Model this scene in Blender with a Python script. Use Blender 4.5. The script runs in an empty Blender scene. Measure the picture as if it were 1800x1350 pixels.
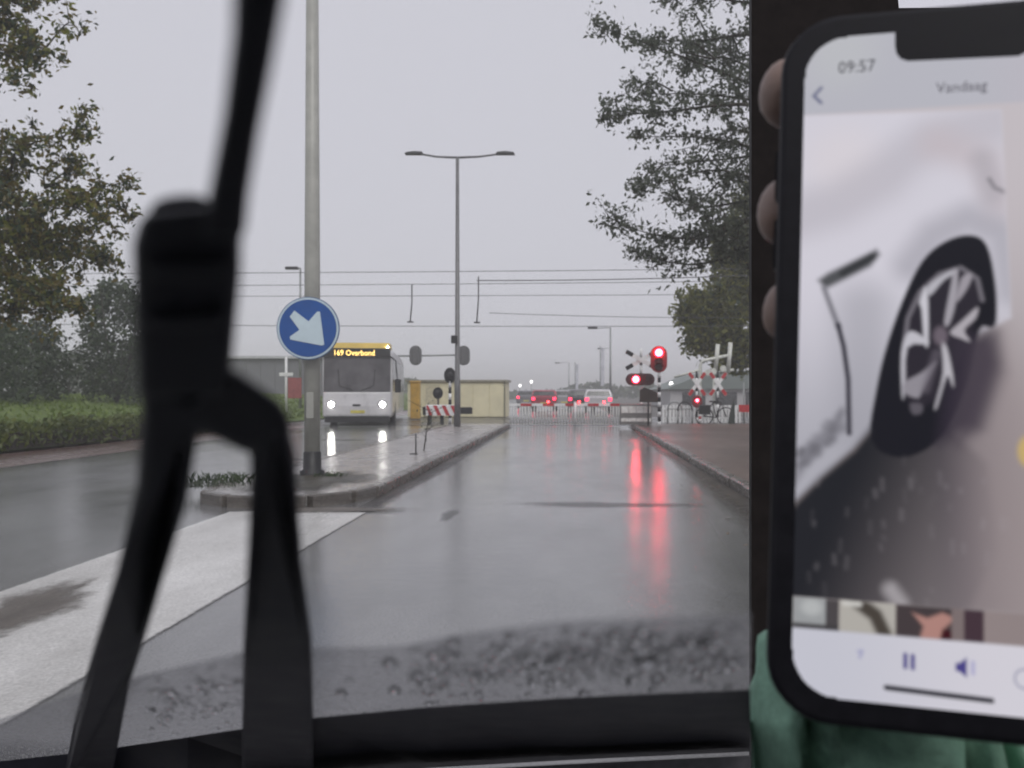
import bpy, math, random
import numpy as np
from mathutils import Vector, Matrix, Quaternion
S = bpy.context.scene
C = S.collection
rad = math.radians
# ------------------------------------------------------------------ camera
H0 = 1.25
cd = bpy.data.cameras.new('camera'); cam = bpy.data.objects.new('camera', cd); C.objects.link(cam)
cam.location = (0, 0, H0); cam.rotation_euler = (rad(90), 0, 0)
cd.sensor_width = 36; cd.lens = 32
cd.shift_x = -110/1800; cd.shift_y = 15/1800
cd.clip_start = .01; cd.clip_end = 3000
cd.dof.use_dof = True; cd.dof.focus_distance = .8; cd.dof.aperture_fstop = 19.5; cd.dof.aperture_blades = 0
S.camera = cam
# ------------------------------------------------------------------ world, sun, exposure
w = bpy.data.worlds.new('World'); S.world = w; w.use_nodes = True
nt = w.node_tree; nt.nodes.clear()
SUN_EL, SUN_ROT = rad(48), rad(160)
sky = nt.nodes.new('ShaderNodeTexSky'); sky.sky_type = 'NISHITA'; sky.sun_disc = False
sky.sun_elevation = SUN_EL; sky.sun_rotation = SUN_ROT; sky.dust_density = 6; sky.air_density = 1
mx = nt.nodes.new('ShaderNodeMix'); mx.data_type = 'RGBA'; mx.inputs[0].default_value = .95
mx.inputs[7].default_value = (6.55, 6.45, 7.15, 1)          # closed cloud deck in front of the clear sky
nt.links.new(sky.outputs[0], mx.inputs[6])
bg = nt.nodes.new('ShaderNodeBackground'); bg.inputs[1].default_value = .1
nt.links.new(mx.outputs[2], bg.inputs[0])
wo = nt.nodes.new('ShaderNodeOutputWorld'); nt.links.new(bg.outputs[0], wo.inputs[0])
sd = bpy.data.lights.new('sun', 'SUN'); sd.energy = 1.2; sd.angle = rad(30); sd.color = (1, .98, .95)
so = bpy.data.objects.new('sun', sd); C.objects.link(so)
so.rotation_euler = (rad(90)-SUN_EL, 0, math.pi-SUN_ROT)
vs = S.view_settings; vs.view_transform = 'Standard'; vs.look = 'None'; vs.gamma = 1; vs.exposure = 0; vs.use_curve_mapping = False
S.cycles.use_denoising = True; S.cycles.max_bounces = 6; S.cycles.diffuse_bounces = 3; S.cycles.use_adaptive_sampling = True; S.cycles.adaptive_threshold = .02; S.cycles.volume_bounces = 2
S.cycles.transparent_max_bounces = 16; S.cycles.sample_clamp_indirect = 6; S.cycles.caustics_refractive = False

# ------------------------------------------------------------------ helpers
def lin(r, g, b): return tuple((c/255/12.92 if c/255 <= .04045 else ((c/255+.055)/1.055)**2.4) for c in (r, g, b))
def at(px, py, Y):                                         # a point at distance Y seen at a place of the photograph
    return Vector(((px-1010)*Y/1600, Y, H0-(py-690)*Y/1600))
MATS = {}
def mat(name, col, rough=.6, metal=0, var=.25, scale=8, bump=0, emit=None, estr=0, spec=.5, coat=0, rvar=.15):
    if name in MATS: return MATS[name]
    m = bpy.data.materials.new(name); m.use_nodes = True; n = m.node_tree; p = n.nodes['Principled BSDF']
    p.inputs['Metallic'].default_value = metal; p.inputs['Specular IOR Level'].default_value = spec
    p.inputs['Coat Weight'].default_value = coat
    if emit:
        p.inputs['Emission Color'].default_value = (*emit, 1); p.inputs['Emission Strength'].default_value = estr
    tc = n.nodes.new('ShaderNodeTexCoord'); no = n.nodes.new('ShaderNodeTexNoise')
    no.inputs['Scale'].default_value = scale; no.inputs['Detail'].default_value = 6; no.inputs['Roughness'].default_value = .65
    n.links.new(tc.outputs['Object'], no.inputs['Vector'])
    cr = n.nodes.new('ShaderNodeValToRGB'); cr.color_ramp.elements[0].position = .3; cr.color_ramp.elements[1].position = .7
    cr.color_ramp.elements[0].color = (*[c*(1-var) for c in col], 1); cr.color_ramp.elements[1].color = (*[min(1, c*(1+var)) for c in col], 1)
    n.links.new(no.outputs[0], cr.inputs[0]); n.links.new(cr.outputs[0], p.inputs['Base Color'])
    mr = n.nodes.new('ShaderNodeMapRange'); mr.inputs[3].default_value = max(.03, rough-rvar); mr.inputs[4].default_value = min(1, rough+rvar)
    n.links.new(no.outputs[0], mr.inputs[0]); n.links.new(mr.outputs[0], p.inputs['Roughness'])
    if bump:
        b = n.nodes.new('ShaderNodeBump'); b.inputs['Strength'].default_value = bump; b.inputs['Distance'].default_value = .01
        n.links.new(no.outputs[0], b.inputs['Height']); n.links.new(b.outputs[0], p.inputs['Normal'])
    MATS[name] = m
    return m
def wet(name, c1, c2, scale, rl, rh, bump=.2, bscale=60, ior=1.5, brick=None):
    """rain-soaked ground: two tones, patchy gloss from standing water, grain where the water is thin"""
    m = bpy.data.materials.new(name); m.use_nodes = True; n = m.node_tree; p = n.nodes['Principled BSDF']; L = n.links.new
    p.inputs['IOR'].default_value = ior
    tc = n.nodes.new('ShaderNodeTexCoord')
    def noise(s, d=8, r=.6, vec=None):
        o = n.nodes.new('ShaderNodeTexNoise'); o.inputs['Scale'].default_value = s; o.inputs['Detail'].default_value = d; o.inputs['Roughness'].default_value = r
        L(vec or tc.outputs['Object'], o.inputs['Vector']); return o
    mp = n.nodes.new('ShaderNodeMapping'); mp.inputs['Scale'].default_value = (1, .35, 1); L(tc.outputs['Object'], mp.inputs[0])
    n1, n2, n3 = noise(scale, vec=mp.outputs[0]), noise(scale*.45, 5, vec=mp.outputs[0]), noise(bscale, 3)
    cr = n.nodes.new('ShaderNodeValToRGB'); cr.color_ramp.elements[0].position = .32; cr.color_ramp.elements[1].position = .68
    cr.color_ramp.elements[0].color = (*c1, 1); cr.color_ramp.elements[1].color = (*c2, 1); L(n1.outputs[0], cr.inputs[0])
    col = cr.outputs[0]; hgt = n3.outputs[0]
    if brick:
        bt = n.nodes.new('ShaderNodeTexBrick'); bt.inputs['Scale'].default_value = 1; bt.inputs['Brick Width'].default_value = brick[0]; bt.inputs['Row Height'].default_value = brick[1]
        bt.inputs['Mortar Size'].default_value = .008; bt.inputs['Color1'].default_value = (1, 1, 1, 1); bt.inputs['Color2'].default_value = (.72, .7, .7, 1); bt.inputs['Mortar'].default_value = (.35, .35, .35, 1)
        L(tc.outputs['Object'], bt.inputs['Vector'])
        mm = n.nodes.new('ShaderNodeMix'); mm.data_type = 'RGBA'; mm.blend_type = 'MULTIPLY'; mm.inputs[0].default_value = 1
        L(col, mm.inputs[6]); L(bt.outputs[0], mm.inputs[7]); col = mm.outputs[2]
    gm = n.nodes.new('ShaderNodeMapRange'); gm.inputs[1].default_value = .3; gm.inputs[2].default_value = .7; gm.inputs[3].default_value = .72; gm.inputs[4].default_value = 1.18; L(n3.outputs[0], gm.inputs[0])
    gc = n.nodes.new('ShaderNodeVectorMath'); gc.operation = 'SCALE'; L(col, gc.inputs[0]); L(gm.outputs[0], gc.inputs['Scale']); col = gc.outputs[0]
    L(col, p.inputs['Base Color'])
    mr = n.nodes.new('ShaderNodeMapRange'); mr.inputs[1].default_value = .35; mr.inputs[2].default_value = .65
    mr.inputs[3].default_value = rl; mr.inputs[4].default_value = rh; L(n2.outputs[0], mr.inputs[0]); L(mr.outputs[0], p.inputs['Roughness'])
    b = n.nodes.new('ShaderNodeBump'); b.inputs['Strength'].default_value = bump; b.inputs['Distance'].default_value = .006
    n4 = noise(7, 4); hm = n.nodes.new('ShaderNodeMath'); hm.operation = 'MULTIPLY_ADD'; hm.inputs[1].default_value = 1.6; L(n4.outputs[0], hm.inputs[0]); L(hgt, hm.inputs[2]); hgt = hm.outputs[0]
    L(hgt, b.inputs['Height']); L(b.outputs[0], p.inputs['Normal'])
    return m
def leafmat(name, c1, c2, trans=.35):
    m = bpy.data.materials.new(name); m.use_nodes = True; n = m.node_tree; n.nodes.clear(); L = n.links.new
    g = n.nodes.new('ShaderNodeNewGeometry'); cr = n.nodes.new('ShaderNodeValToRGB')
    cr.color_ramp.elements[0].color = (*c1, 1); cr.color_ramp.elements[1].color = (*c2, 1); L(g.outputs['Random Per Island'], cr.inputs[0])
    p = n.nodes.new('ShaderNodeBsdfPrincipled'); p.inputs['Roughness'].default_value = .4; L(cr.outputs[0], p.inputs['Base Color'])
    t = n.nodes.new('ShaderNodeBsdfTranslucent'); L(cr.outputs[0], t.inputs[0])
    mxs = n.nodes.new('ShaderNodeMixShader'); mxs.inputs[0].default_value = trans; L(p.outputs[0], mxs.inputs[1]); L(t.outputs[0], mxs.inputs[2])
    o = n.nodes.new('ShaderNodeOutputMaterial'); L(mxs.outputs[0], o.inputs[0])
    return m

class MB:
    def __init__(s): s.v = []; s.f = []; s.sm = []
    def add(s, vs, fs, smooth=False):
        o = len(s.v); s.v += [tuple(x) for x in vs]; s.f += [tuple(i+o for i in f) for f in fs]; s.sm += [smooth]*len(fs); return s
    def box(s, x0, x1, y0, y1, z0, z1, ch=0):
        if ch <= 0:
            return s.add([(x, y, z) for z in (z0, z1) for y in (y0, y1) for x in (x0, x1)],
                         [(0, 2, 3, 1), (4, 5, 7, 6), (0, 1, 5, 4), (2, 6, 7, 3), (0, 4, 6, 2), (1, 3, 7, 5)])
        vs = []                                            # box with chamfered upright edges and top
        for z, i in ((z0, 0), (z1-ch, 0), (z1, ch)):
            a, b, c, d = x0+i, x1-i, y0+i, y1-i
            vs += [(a+ch, c, z), (b-ch, c, z), (b, c+ch, z), (b, d-ch, z), (b-ch, d, z), (a+ch, d, z), (a, d-ch, z), (a, c+ch, z)]
        fs = [tuple(range(7, -1, -1)), tuple(range(16, 24))]
        for r in (0, 8): fs += [(r+k, r+(k+1) % 8, r+8+(k+1) % 8, r+8+k) for k in range(8)]
        return s.add(vs, fs)
    def tube(s, pts, r, n=8, cap=True):
        pts = [Vector(p) for p in pts]; rs = r if isinstance(r, (list, tuple)) else [r]*len(pts)
        vs = []; fs = []
        prev = None
        for i, p in enumerate(pts):
            d = (pts[min(i+1, len(pts)-1)]-pts[max(i-1, 0)]).normalized()
            ref = Vector((0, 0, 1)) if abs(d.z) < .9 else Vector((1, 0, 0))
            a = d.cross(ref).normalized() if prev is None else (prev-d*prev.dot(d)).normalized()
            prev = a; b = d.cross(a)
            for k in range(n):
                t = 2*math.pi*k/n; vs.append(p+(a*math.cos(t)+b*math.sin(t))*rs[i])
        for i in range(len(pts)-1):
            for k in range(n): fs.append((i*n+k, i*n+(k+1) % n, (i+1)*n+(k+1) % n, (i+1)*n+k))
        s.add(vs, fs, True)
        if cap:
            o = len(s.v)-len(vs); s.f += [tuple(o+k for k in range(n-1, -1, -1)), tuple(o+len(vs)-n+k for k in range(n))]; s.sm += [False]*2
        return s
    def prism(s, poly, f0, f1):                            # poly of 2D points; f0, f1 map them to the two faces
        n = len(poly)
        return s.add([f0(*p) for p in poly]+[f1(*p) for p in poly],
                     [tuple(range(n-1, -1, -1)), tuple(range(n, 2*n))]+[(k, (k+1) % n, n+(k+1) % n, n+k) for k in range(n)])
    def plate(s, poly, Y0, Y1):                            # polygon in XZ, thickness along Y
        return s.prism(poly, lambda x, z: (x, Y0, z), lambda x, z: (x, Y1, z))
    def lathe(s, prof, c, axis='z', n=16):
        vs = []
        for (r, h) in prof:
            for k in range(n):
                t = 2*math.pi*k/n; x, y = r*math.cos(t), r*math.sin(t)
                vs.append({'z': (c[0]+x, c[1]+y, c[2]+h), 'y': (c[0]+x, c[1]+h, c[2]+y), 'x': (c[0]+h, c[1]+x, c[2]+y)}[axis])
        m = len(prof); fs = [(i*n+k, i*n+(k+1) % n, (i+1)*n+(k+1) % n, (i+1)*n+k) for i in range(m-1) for k in range(n)]
        s.add(vs, fs, True); o = len(s.v)-len(vs)
        s.f += [tuple(o+k for k in range(n)), tuple(o+(m-1)*n+k for k in range(n))]; s.sm += [False]*2
        return s
    def build(s, name, m, parent=None, bevel=0):
        me = bpy.data.meshes.new(name); me.from_pydata([tuple(v) for v in s.v], [], s.f); me.update()
        me.polygons.foreach_set('use_smooth', s.sm if len(s.sm) == len(me.polygons) else [False]*len(me.polygons))
        me.materials.append(m); o = bpy.data.objects.new(name, me); C.objects.link(o)
        if parent is not None: o.parent = parent
        if bevel:
            b = o.modifiers.new('bevel', 'BEVEL'); b.width = bevel; b.segments = 2; b.limit_method = 'ANGLE'
        return o
def tag(o, label, cat=None, group=None, kind=None):
    o['label'] = label
    if cat: o['category'] = cat
    if group: o['group'] = group
    if kind: o['kind'] = kind
    return o
def thing(name, label, cat, group=None, loc=(0, 0, 0)):
    o = bpy.data.objects.new(name, None); C.objects.link(o); o.location = loc; o.empty_display_size = .1
    return tag(o, label, cat, group)
def struct(name, mb, m, label):
    o = mb.build(name, m); o['kind'] = 'structure'; o['label'] = label; return o
def ell(cx, cz, rx, rz, n=20, e=2.0):
    out = []
    for k in range(n):
        t = 2*math.pi*k/n; c, s_ = math.cos(t), math.sin(t)
        out.append((cx+rx*math.copysign(abs(c)**(2/e), c), cz+rz*math.copysign(abs(s_)**(2/e), s_)))
    return out
def stadium(cx, cz, wx, hz, n=16):
    r = min(wx, hz)/2; out = []
    for k in range(n):
        t = 2*math.pi*(k+.5)/n
        out.append((cx+r*math.cos(t)+math.copysign(wx/2-r, math.cos(t)), cz+r*math.sin(t)+math.copysign(hz/2-r, math.sin(t))))
    return out
def text_mesh(body, size, m, parent, M, name, width=None, ext=.0):
    cu = bpy.data.curves.new(name, 'FONT'); cu.body = body; cu.size = size; cu.extrude = ext; cu.resolution_u = 2
    t = bpy.data.objects.new(name, cu); C.objects.link(t)
    bpy.context.view_layer.update()
    dg = bpy.context.evaluated_depsgraph_get(); me = bpy.data.meshes.new_from_object(t.evaluated_get(dg)); bpy.data.objects.remove(t)
    if width:
        xs = [v.co.x for v in me.vertices]; k = width/(max(xs)-min(xs)); x0 = min(xs)
        for v in me.vertices: v.co.x = (v.co.x-x0)*k
    me.transform(M); me.materials.clear(); me.materials.append(m)
    o = bpy.data.objects.new(name, me); C.objects.link(o)
    if parent is not None: o.parent = parent
    return o
FRONT = lambda x, y, z: Matrix.Translation((x, y, z)) @ Matrix.Rotation(math.pi/2, 4, 'X')   # text upright, facing -Y

# ------------------------------------------------------------------ materials
ASPH = wet('wet_asphalt', (.10, .10, .104), (.205, .205, .208), .75, .03, .24, .16, 70, 1.7)
PAINT = wet('worn_white_paint', (.50, .49, .475), (.80, .79, .775), 1.6, .22, .45, .3, 70)
ISLE = wet('wet_concrete_tiles', (.30, .285, .275), (.42, .40, .39), .8, .14, .36, .3, 40, brick=(.3, .3))
BRICK = wet('wet_red_brick_paving', (.105, .072, .06), (.20, .142, .118), .7, .25, .5, .5, 40, brick=(.21, .105))
CYCLE = wet('wet_cycle_track', (.10, .06, .055), (.16, .10, .09), .7, .18, .36, .25, 70)
KERB = wet('wet_kerb_concrete', (.075, .065, .058), (.19, .175, .16), 1.8, .2, .45, .5, 30)
GRASSG = mat('grass_ground', (.09, .135, .022), .9, 0, .5, 3, .4)
SOIL = mat('wet_soil', (.05, .042, .033), .5, 0, .5, 4, .6)
GALV = mat('galvanised_steel', (.30, .31, .31), .5, .5, .2, 5)
POLEG = mat('pale_grey_pole_paint', (.36, .36, .33), .38, 0, .15, 4)
DKMET = mat('dark_metal', (.035, .035, .038), .5, .3, .3, 10)
BLACK = mat('black_plastic', (.012, .012, .014), .5, 0, .3, 12)
WHITE = mat('white_paint', (.78, .78, .78), .4, 0, .12, 6)
REDP = mat('red_paint', (.45, .03, .035), .4, 0, .2, 6)
RUBBER = mat('rubber', (.014, .014, .015), .7, 0, .3, 20)
BARK = mat('bark', (.045, .038, .03), .9, 0, .4, 12, .8)
GLASSD = mat('dark_window_glass', (.02, .023, .026), .08, 0, .3, 3, spec=.8)
RLAMP = mat('red_lamp_glow', (.6, .02, .02), .3, emit=(1, .045, .06), estr=9)
TLAMP = mat('tail_lamp_glow', (.5, .02, .03), .3, emit=(1, .03, .09), estr=4)
HLAMP = mat('headlamp_glow', (.9, .9, .9), .2, emit=(1, .97, .92), estr=60)
HOT = mat('hot_lamp_core', (.9, .3, .3), .3, emit=(1, .03, .055), estr=48)
LEAF_R = leafmat('leaf_greygreen', (.065, .082, .058), (.15, .17, .125), .6)
LEAF_Y = leafmat('leaf_olive', (.09, .11, .018), (.23, .235, .045), .5)
LEAF_D = leafmat('leaf_dark', (.022, .040, .020), (.068, .10, .042))
LEAF_H = leafmat('leaf_hedge', (.045, .075, .012), (.17, .20, .045))
LEAF_A = leafmat('leaf_autumn', (.085, .07, .014), (.20, .155, .03))

# ------------------------------------------------------------------ setting
YC = 33.2                                                   # where the island and the pavement end at the railway
struct('ground', MB().add([(-900, -40, -.03), (900, -40, -.03), (900, 1500, -.03), (-900, 1500, -.03)], [(0, 1, 2, 3)]), SOIL, 'dark wet earth under everything')
struct('road', MB().add([(-10.7, -12, 0), (2.05, -12, 0), (2.05, 300, 0), (-10.7, 300, 0)], [(0, 1, 2, 3)]), ASPH, 'rain-soaked grey asphalt road with red reflections')
struct('cycle_path', MB().add([(-11.6, -12, .004), (-9.5, -12, .004), (-9.5, 120, .004), (-11.6, 120, .004)], [(0, 1, 2, 3)]), CYCLE, 'reddish wet cycle track along the hedge')
vb = [(-11.7, .05), (-12.6, .10), (-15, .45), (-18, .85), (-22, 1.05), (-40, 1.12), (-160, 1.15)]
def bankz(x): return float(np.interp(-x, [-q[0] for q in vb], [q[1] for q in vb]))
struct('grass_verge', MB().add([(x, y, z) for x, z in vb for y in (-12, 60, 160)], [(3*k+j, 3*k+3+j, 3*k+4+j, 3*k+1+j) for k in range(6) for j in range(2)], True), GRASSG, 'green grass bank behind the hedge')
struct('crossing_deck', MB().add([(-40, YC+1.4, .010), (60, YC+1.4, .010), (60, 46, .010), (-40, 46, .010)], [(0, 1, 2, 3)]), wet('wet_deck', (.06, .058, .056), (.12, .115, .11), .8, .15, .35), 'wet grey deck of the level crossing')
def plates(name, x0, x1, y0, y1, z, m, label):
    return struct(name, MB().add([(x0, y0, 0), (x1, y0, 0), (x1, y1, 0), (x0, y1, 0), (x0, y0, z), (x1, y0, z), (x1, y1, z), (x0, y1, z)],
                  [(4, 5, 6, 7), (0, 1, 5, 4), (1, 2, 6, 5), (2, 3, 7, 6), (3, 0, 4, 7)]), m, label)
side = plates('pavement', 2.19, 14, -12, YC, .115, BRICK, 'wet red-brown brick pavement right of the lane')
# traffic island with a rounded nose
nose = [(-4.25, YC), (-4.25, 10.9), (-4.1, 10.35), (-3.75, 10.02), (-3.3, 9.9), (-2.95, 10.0), (-2.62, 10.4), (-2.5, 10.9), (-2.5, YC)]
isl = struct('traffic_island', MB().prism(nose, lambda x, y: (x, y, 0), lambda x, y: (x, y, .125)), ISLE, 'pale wet paved traffic island with rounded nose')
rng = random.Random(3)
def stone_mesh(name, lx, ly, lz):
    return MB().box(-lx/2, lx/2, 0.006, ly-.006, 0, lz, .018)
ks = stone_mesh('kerb_stone', .15, 1, .135).build('kerb_stone', KERB, isl); ks.location = (-2.42, 10.9, 0)
def kerbrow(parent, x, y0, y1):
    y = y0
    while y < y1-.5:
        o = ks.copy(); C.objects.link(o); o.parent = parent; o.location = (x+rng.uniform(-.006, .006), y, rng.uniform(-.006, .006)); o.rotation_euler.z = rng.uniform(-.006, .006); y += 1
kerbrow(isl, -2.42, 11.9, YC); kerbrow(isl, -4.33, 11.0, YC); kerbrow(side, 2.115, -3, YC)
for i in range(len(nose[1:8])-1):
    a, b = nose[1+i], nose[2+i]; d = Vector((b[0]-a[0], b[1]-a[1])); ln = d.length
    o = MB().box(-.15, 0, .004, ln-.004, 0, .135, .018).build('kerb_stone', KERB, isl)
    o.location = (a[0], a[1], 0); o.rotation_euler.z = math.atan2(-d.x, d.y); o.scale.x = -1
# rails
tr = thing('railway_track', 'two pairs of steel rails sunk in the crossing deck', 'railway track')
for y in (36.6, 38.05, 41.2, 42.65):
    MB().box(-60, 60, y-.035, y+.035, -.02, .018).build('rail', mat('rail_steel', (.16, .15, .14), .3, .8), tr)
# sand streak on the white marking
def blob(cx, cy, rx, ry, n, seed, z, ang=0):
    r_ = random.Random(seed); ph = [r_.uniform(0, 6.28) for _ in range(5)]; p = []
    for k in range(n):
        t = 2*math.pi*k/n; q = 1+.10*math.sin(3*t+ph[0])+.08*math.sin(5*t+ph[1])+.07*math.sin(9*t+ph[2])+.05*math.sin(14*t+ph[3])
        x, y = rx*q*math.cos(t), ry*q*math.sin(t); p.append((cx+x*math.cos(ang)-y*math.sin(ang), cy+x*math.sin(ang)+y*math.cos(ang), z))
    return p
def fade(m, amax=.85):                                                # worn, broken edges: the layer thins out towards its rim
    n = m.node_tree; p = n.nodes['Principled BSDF']; a = n.nodes.new('ShaderNodeVertexColor'); a.layer_name = 'cover'
    tc = n.nodes.new('ShaderNodeTexCoord'); no = n.nodes.new('ShaderNodeTexNoise'); no.inputs['Scale'].default_value = 9; no.inputs['Detail'].default_value = 8; no.inputs['Roughness'].default_value = .75
    n.links.new(tc.outputs['Object'], no.inputs['Vector'])
    ad = n.nodes.new('ShaderNodeMath'); ad.operation = 'MULTIPLY_ADD'; ad.inputs[1].default_value = 1.3; n.links.new(a.outputs[0], ad.inputs[0]); n.links.new(no.outputs[0], ad.inputs[2])
    mr = n.nodes.new('ShaderNodeMapRange'); mr.inputs[1].default_value = .75; mr.inputs[2].default_value = 1.25; mr.inputs[4].default_value = amax; n.links.new(ad.outputs[0], mr.inputs[0]); n.links.new(mr.outputs[0], p.inputs['Alpha'])
    return m
def cover(o, vals):
    ca = o.data.color_attributes.new('cover', 'FLOAT_COLOR', 'POINT')
    for i, v in enumerate(vals): ca.data[i].color = (v, v, v, 1)
    return o
def sheet(name, pts, m, label):
    n = len(pts); c = sum((Vector(p) for p in pts), Vector())/n
    o = MB().add(list(pts)+[tuple(c)], [(k, (k+1) % n, n) for k in range(n)]).build(name, m); cover(o, [0]*n+[1]); return tag(o, label, kind='stuff')
def gutter(name, x0, x1s, m, label):
    v = []; 
    for x1, y in x1s: v += [(x0, y, .006), (x1, y, .006)]
    o = MB().add(v, [(2*k, 2*k+1, 2*k+3, 2*k+2) for k in range(len(x1s)-1)]).build(name, m); cover(o, [.8, 0]*len(x1s)); return tag(o, label, kind='stuff')
def marking(name, outer, m, label, inset=.07):
    n = len(outer); c = sum((Vector(p) for p in outer), Vector())/n; mid = []
    o2 = []
    for k in range(n):                                       # subdivide the outline, then an inner ring where the paint is whole
        a, b = Vector(outer[k]), Vector(outer[(k+1) % n])
        for u in range(10): o2.append(a.lerp(b, u/10))
    for p in o2:
        d = (c-p); mid.append(Vector((p.x+math.copysign(min(abs(d.x), inset), d.x), p.y+math.copysign(min(abs(d.y), inset*2.2), d.y), p.z)))
    N_ = len(o2)
    ob = MB().add(o2+mid, [(k, (k+1) % N_, N_+(k+1) % N_, N_+k) for k in range(N_)]+[tuple(range(N_, 2*N_))]).build(name, m); cover(ob, [.28]*N_+[1.2]*N_)
    ob['kind'] = 'structure'; ob['label'] = label; return ob
marking('painted_nose_marking', [(-3.58, 1.6, .008), (-2.13, 1.6, .008), (-2.16, 9.45, .008), (-3.05, 9.6, .008), (-3.6, 9.5, .008)], fade(PAINT), 'broad white painted area in front of the traffic island')
SAND = fade(wet('wet_sand', (.085, .074, .064), (.17, .15, .132), 3, .4, .7, .6, 60))
sheet('sand_streak', blob(-3.15, 5.2, .34, 1.05, 60, 4, .013, .12), SAND, 'brown wet sand streak lying on the white paint')
sheet('sand_patch', blob(-2.6, 9.62, 1.1, .34, 60, 8, .014, .05), SAND, 'brown wet grit in front of the island nose')
gutter('gutter_silt', -2.34, [(-1.95, 9.6), (-2.0, 12), (-1.9, 15), (-2.0, 19), (-2.05, 26), (-2.2, 33)], fade(wet('dark_silt', (.025, .022, .02), (.06, .052, .045), 2, .3, .6, .5)), 'dark wet silt along the island kerb')
gutter('gutter_leaves', 2.035, [(.9, 3), (1.2, 7), (1.4, 10), (1.65, 20), (1.85, 33)], fade(wet('brown_silt', (.035, .03, .022), (.085, .07, .05), 1.6, .25, .5, .5)), 'brown leafy silt along the pavement kerb')
sheet('island_dirt', blob(-3.35, 11.6, 1.0, 1.9, 60, 31, .131), fade(wet('moss_dirt', (.03, .028, .02), (.085, .075, .055), 3, .35, .65, .6)), 'dark mossy dirt spread round the foot of the sign post')
TAR = fade(mat('tar_patch', (.05, .05, .052), .4, 0, .3, 5), .45)
sheet('tar_seam', blob(.35, 10.15, 1.5, .3, 50, 21, .006, -.07), TAR, 'dark tar seam across the lane')
sheet('tar_streak', blob(-1.28, 9.3, .10, .6, 40, 23, .006), TAR, 'short dark tar streak in the lane')
sheet('repair_patch', blob(-5.4, 17.0, .55, .35, 40, 25, .008), TAR, 'dark patch on the wet bus lane')
sheet('repair_strip', blob(-6.1, 24.0, .9, .5, 40, 26, .008), TAR, 'dark strip on the wet road before the bus')

# ------------------------------------------------------------------ the car: pane, surround, wiper
SL, SL2, KB, K0 = .895, .43, .22, .066                     # steep upper pane, bent flatter towards its foot
def gl(px, py, off=0):                                      # a point of the curved windscreen, or of the surface off metres outside it
    k = (py-690)/1600; K = K0+off*math.hypot(SL, 1)
    Y = K/(SL-k) if k <= KB else K/(SL-KB)*(SL2-KB)/(SL2-min(k, .385))
    return Vector(((px-1010)*Y/1600, Y, H0-k*Y))
car = thing('car_interior', 'dark car interior edge around the rainy windscreen', 'car')
m = bpy.data.materials.new('clear_glass'); m.use_nodes = True; n_ = m.node_tree; n_.nodes.clear()
t_ = n_.nodes.new('ShaderNodeBsdfTransparent'); t_.inputs[0].default_value = (.97, .98, .97, 1); o_ = n_.nodes.new('ShaderNodeOutputMaterial'); n_.links.new(t_.outputs[0], o_.inputs[0])
p4 = [gl(x, y) for y in (-500, 1042, 1120, 1180, 1230, 1280, 1306, 1400) for x in (-500, 1318)]
MB().add(p4, [(2*k, 2*k+1, 2*k+3, 2*k+2) for k in range(7)], True).build('windscreen', m, car)
BAND = mat('black_glass_border', (.014, .015, .025), .55, 0, .4, 60)
def glass_strip(name, top, bot, o0, o1, m, parent):
    n = len(top); v = [gl(*p, o0) for p in top]+[gl(*p, o0) for p in bot]+[gl(*p, o1) for p in top]+[gl(*p, o1) for p in bot]
    f = [(k, k+1, n+k+1, n+k) for k in range(n-1)]+[(2*n+k, 3*n+k, 3*n+k+1, 2*n+k+1) for k in range(n-1)]+[(k, 2*n+k, 2*n+k+1, k+1) for k in range(n-1)]+[(n+k, n+k+1, 3*n+k+1, 3*n+k) for k in range(n-1)]
    f += [(0, n, 3*n, 2*n), (n-1, 3*n-1, 4*n-1, 2*n-1)]
    return MB().add(v, f).build(name, m, parent)
btop = [(-120, 1352), (0, 1338), (150, 1322), (330, 1296), (550, 1262), (750, 1243), (1000, 1226), (1319, 1212)]
bbot = [(-120, 1480), (0, 1460), (150, 1440), (330, 1415), (550, 1372), (750, 1350), (1000, 1336), (1319, 1321)]
glass_strip('glass_border', btop, bbot, -.0035, -.0005, BAND, car)
glass_strip('dashboard_edge', [(x, y+7) for x, y in bbot], [(x, y+140) for x, y in bbot], -.012, -.006, mat('grey_dash', (.2, .19, .21), .6, 0, .2, 200), car)
# added panel stands in for the darkness behind the phone, notched upper right
DARKCLOTH = mat('dark_panel_cloth', (.018, .015, .0145), .9, 0, .35, 60, spec=.15)
YD = .55
def dp(px, py, Y=YD): p = at(px, py, Y); return (p.x, p.z)
poly = [dp(1321, 1500), dp(2300, 1500), dp(2300, 8), dp(1580, 14), dp(1574, -60), dp(1574, -300), dp(1321, -300)]
k_ = 1.03
MB().prism(poly, lambda x, z: (x, YD, z), lambda x, z: (x*k_, YD*k_, (z-H0)*k_+H0)).build('darkness_panel', DARKCLOTH, car)
MB().plate([dp(1321, 1500, .75), dp(1345, 1500, .75), dp(1345, -300, .75), dp(1321, -300, .75)], .75, .76).build('panel_seal', RUBBER, car)
LIN = mat('shade_roof_cloth', (.10, .10, .105), .9, 0, .1, 80)
MB().box(-.75, .75, -1.4, -.15, H0+.20, H0+.23).build('unseen_shade_roof', LIN, car)  # unseen roof, added to keep daylight off the phone and wiper
MB().box(-.7, .7, -1.4, -1.3, .3, H0+.19).build('unseen_shade_back', DARKCLOTH, car)  # unseen wall behind the camera, added to darken the cabin
for s_ in (-1, 1): MB().box(s_*.74-.02, s_*.74+.02, -1.28, -.05, .3, H0-.12).build('unseen_shade_side', DARKCLOTH, car)  # unseen low sides of the same added shading shell
pw = thing('windscreen_wiper', 'black wiper arm and blade standing on the wet windscreen', 'wiper')
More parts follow.
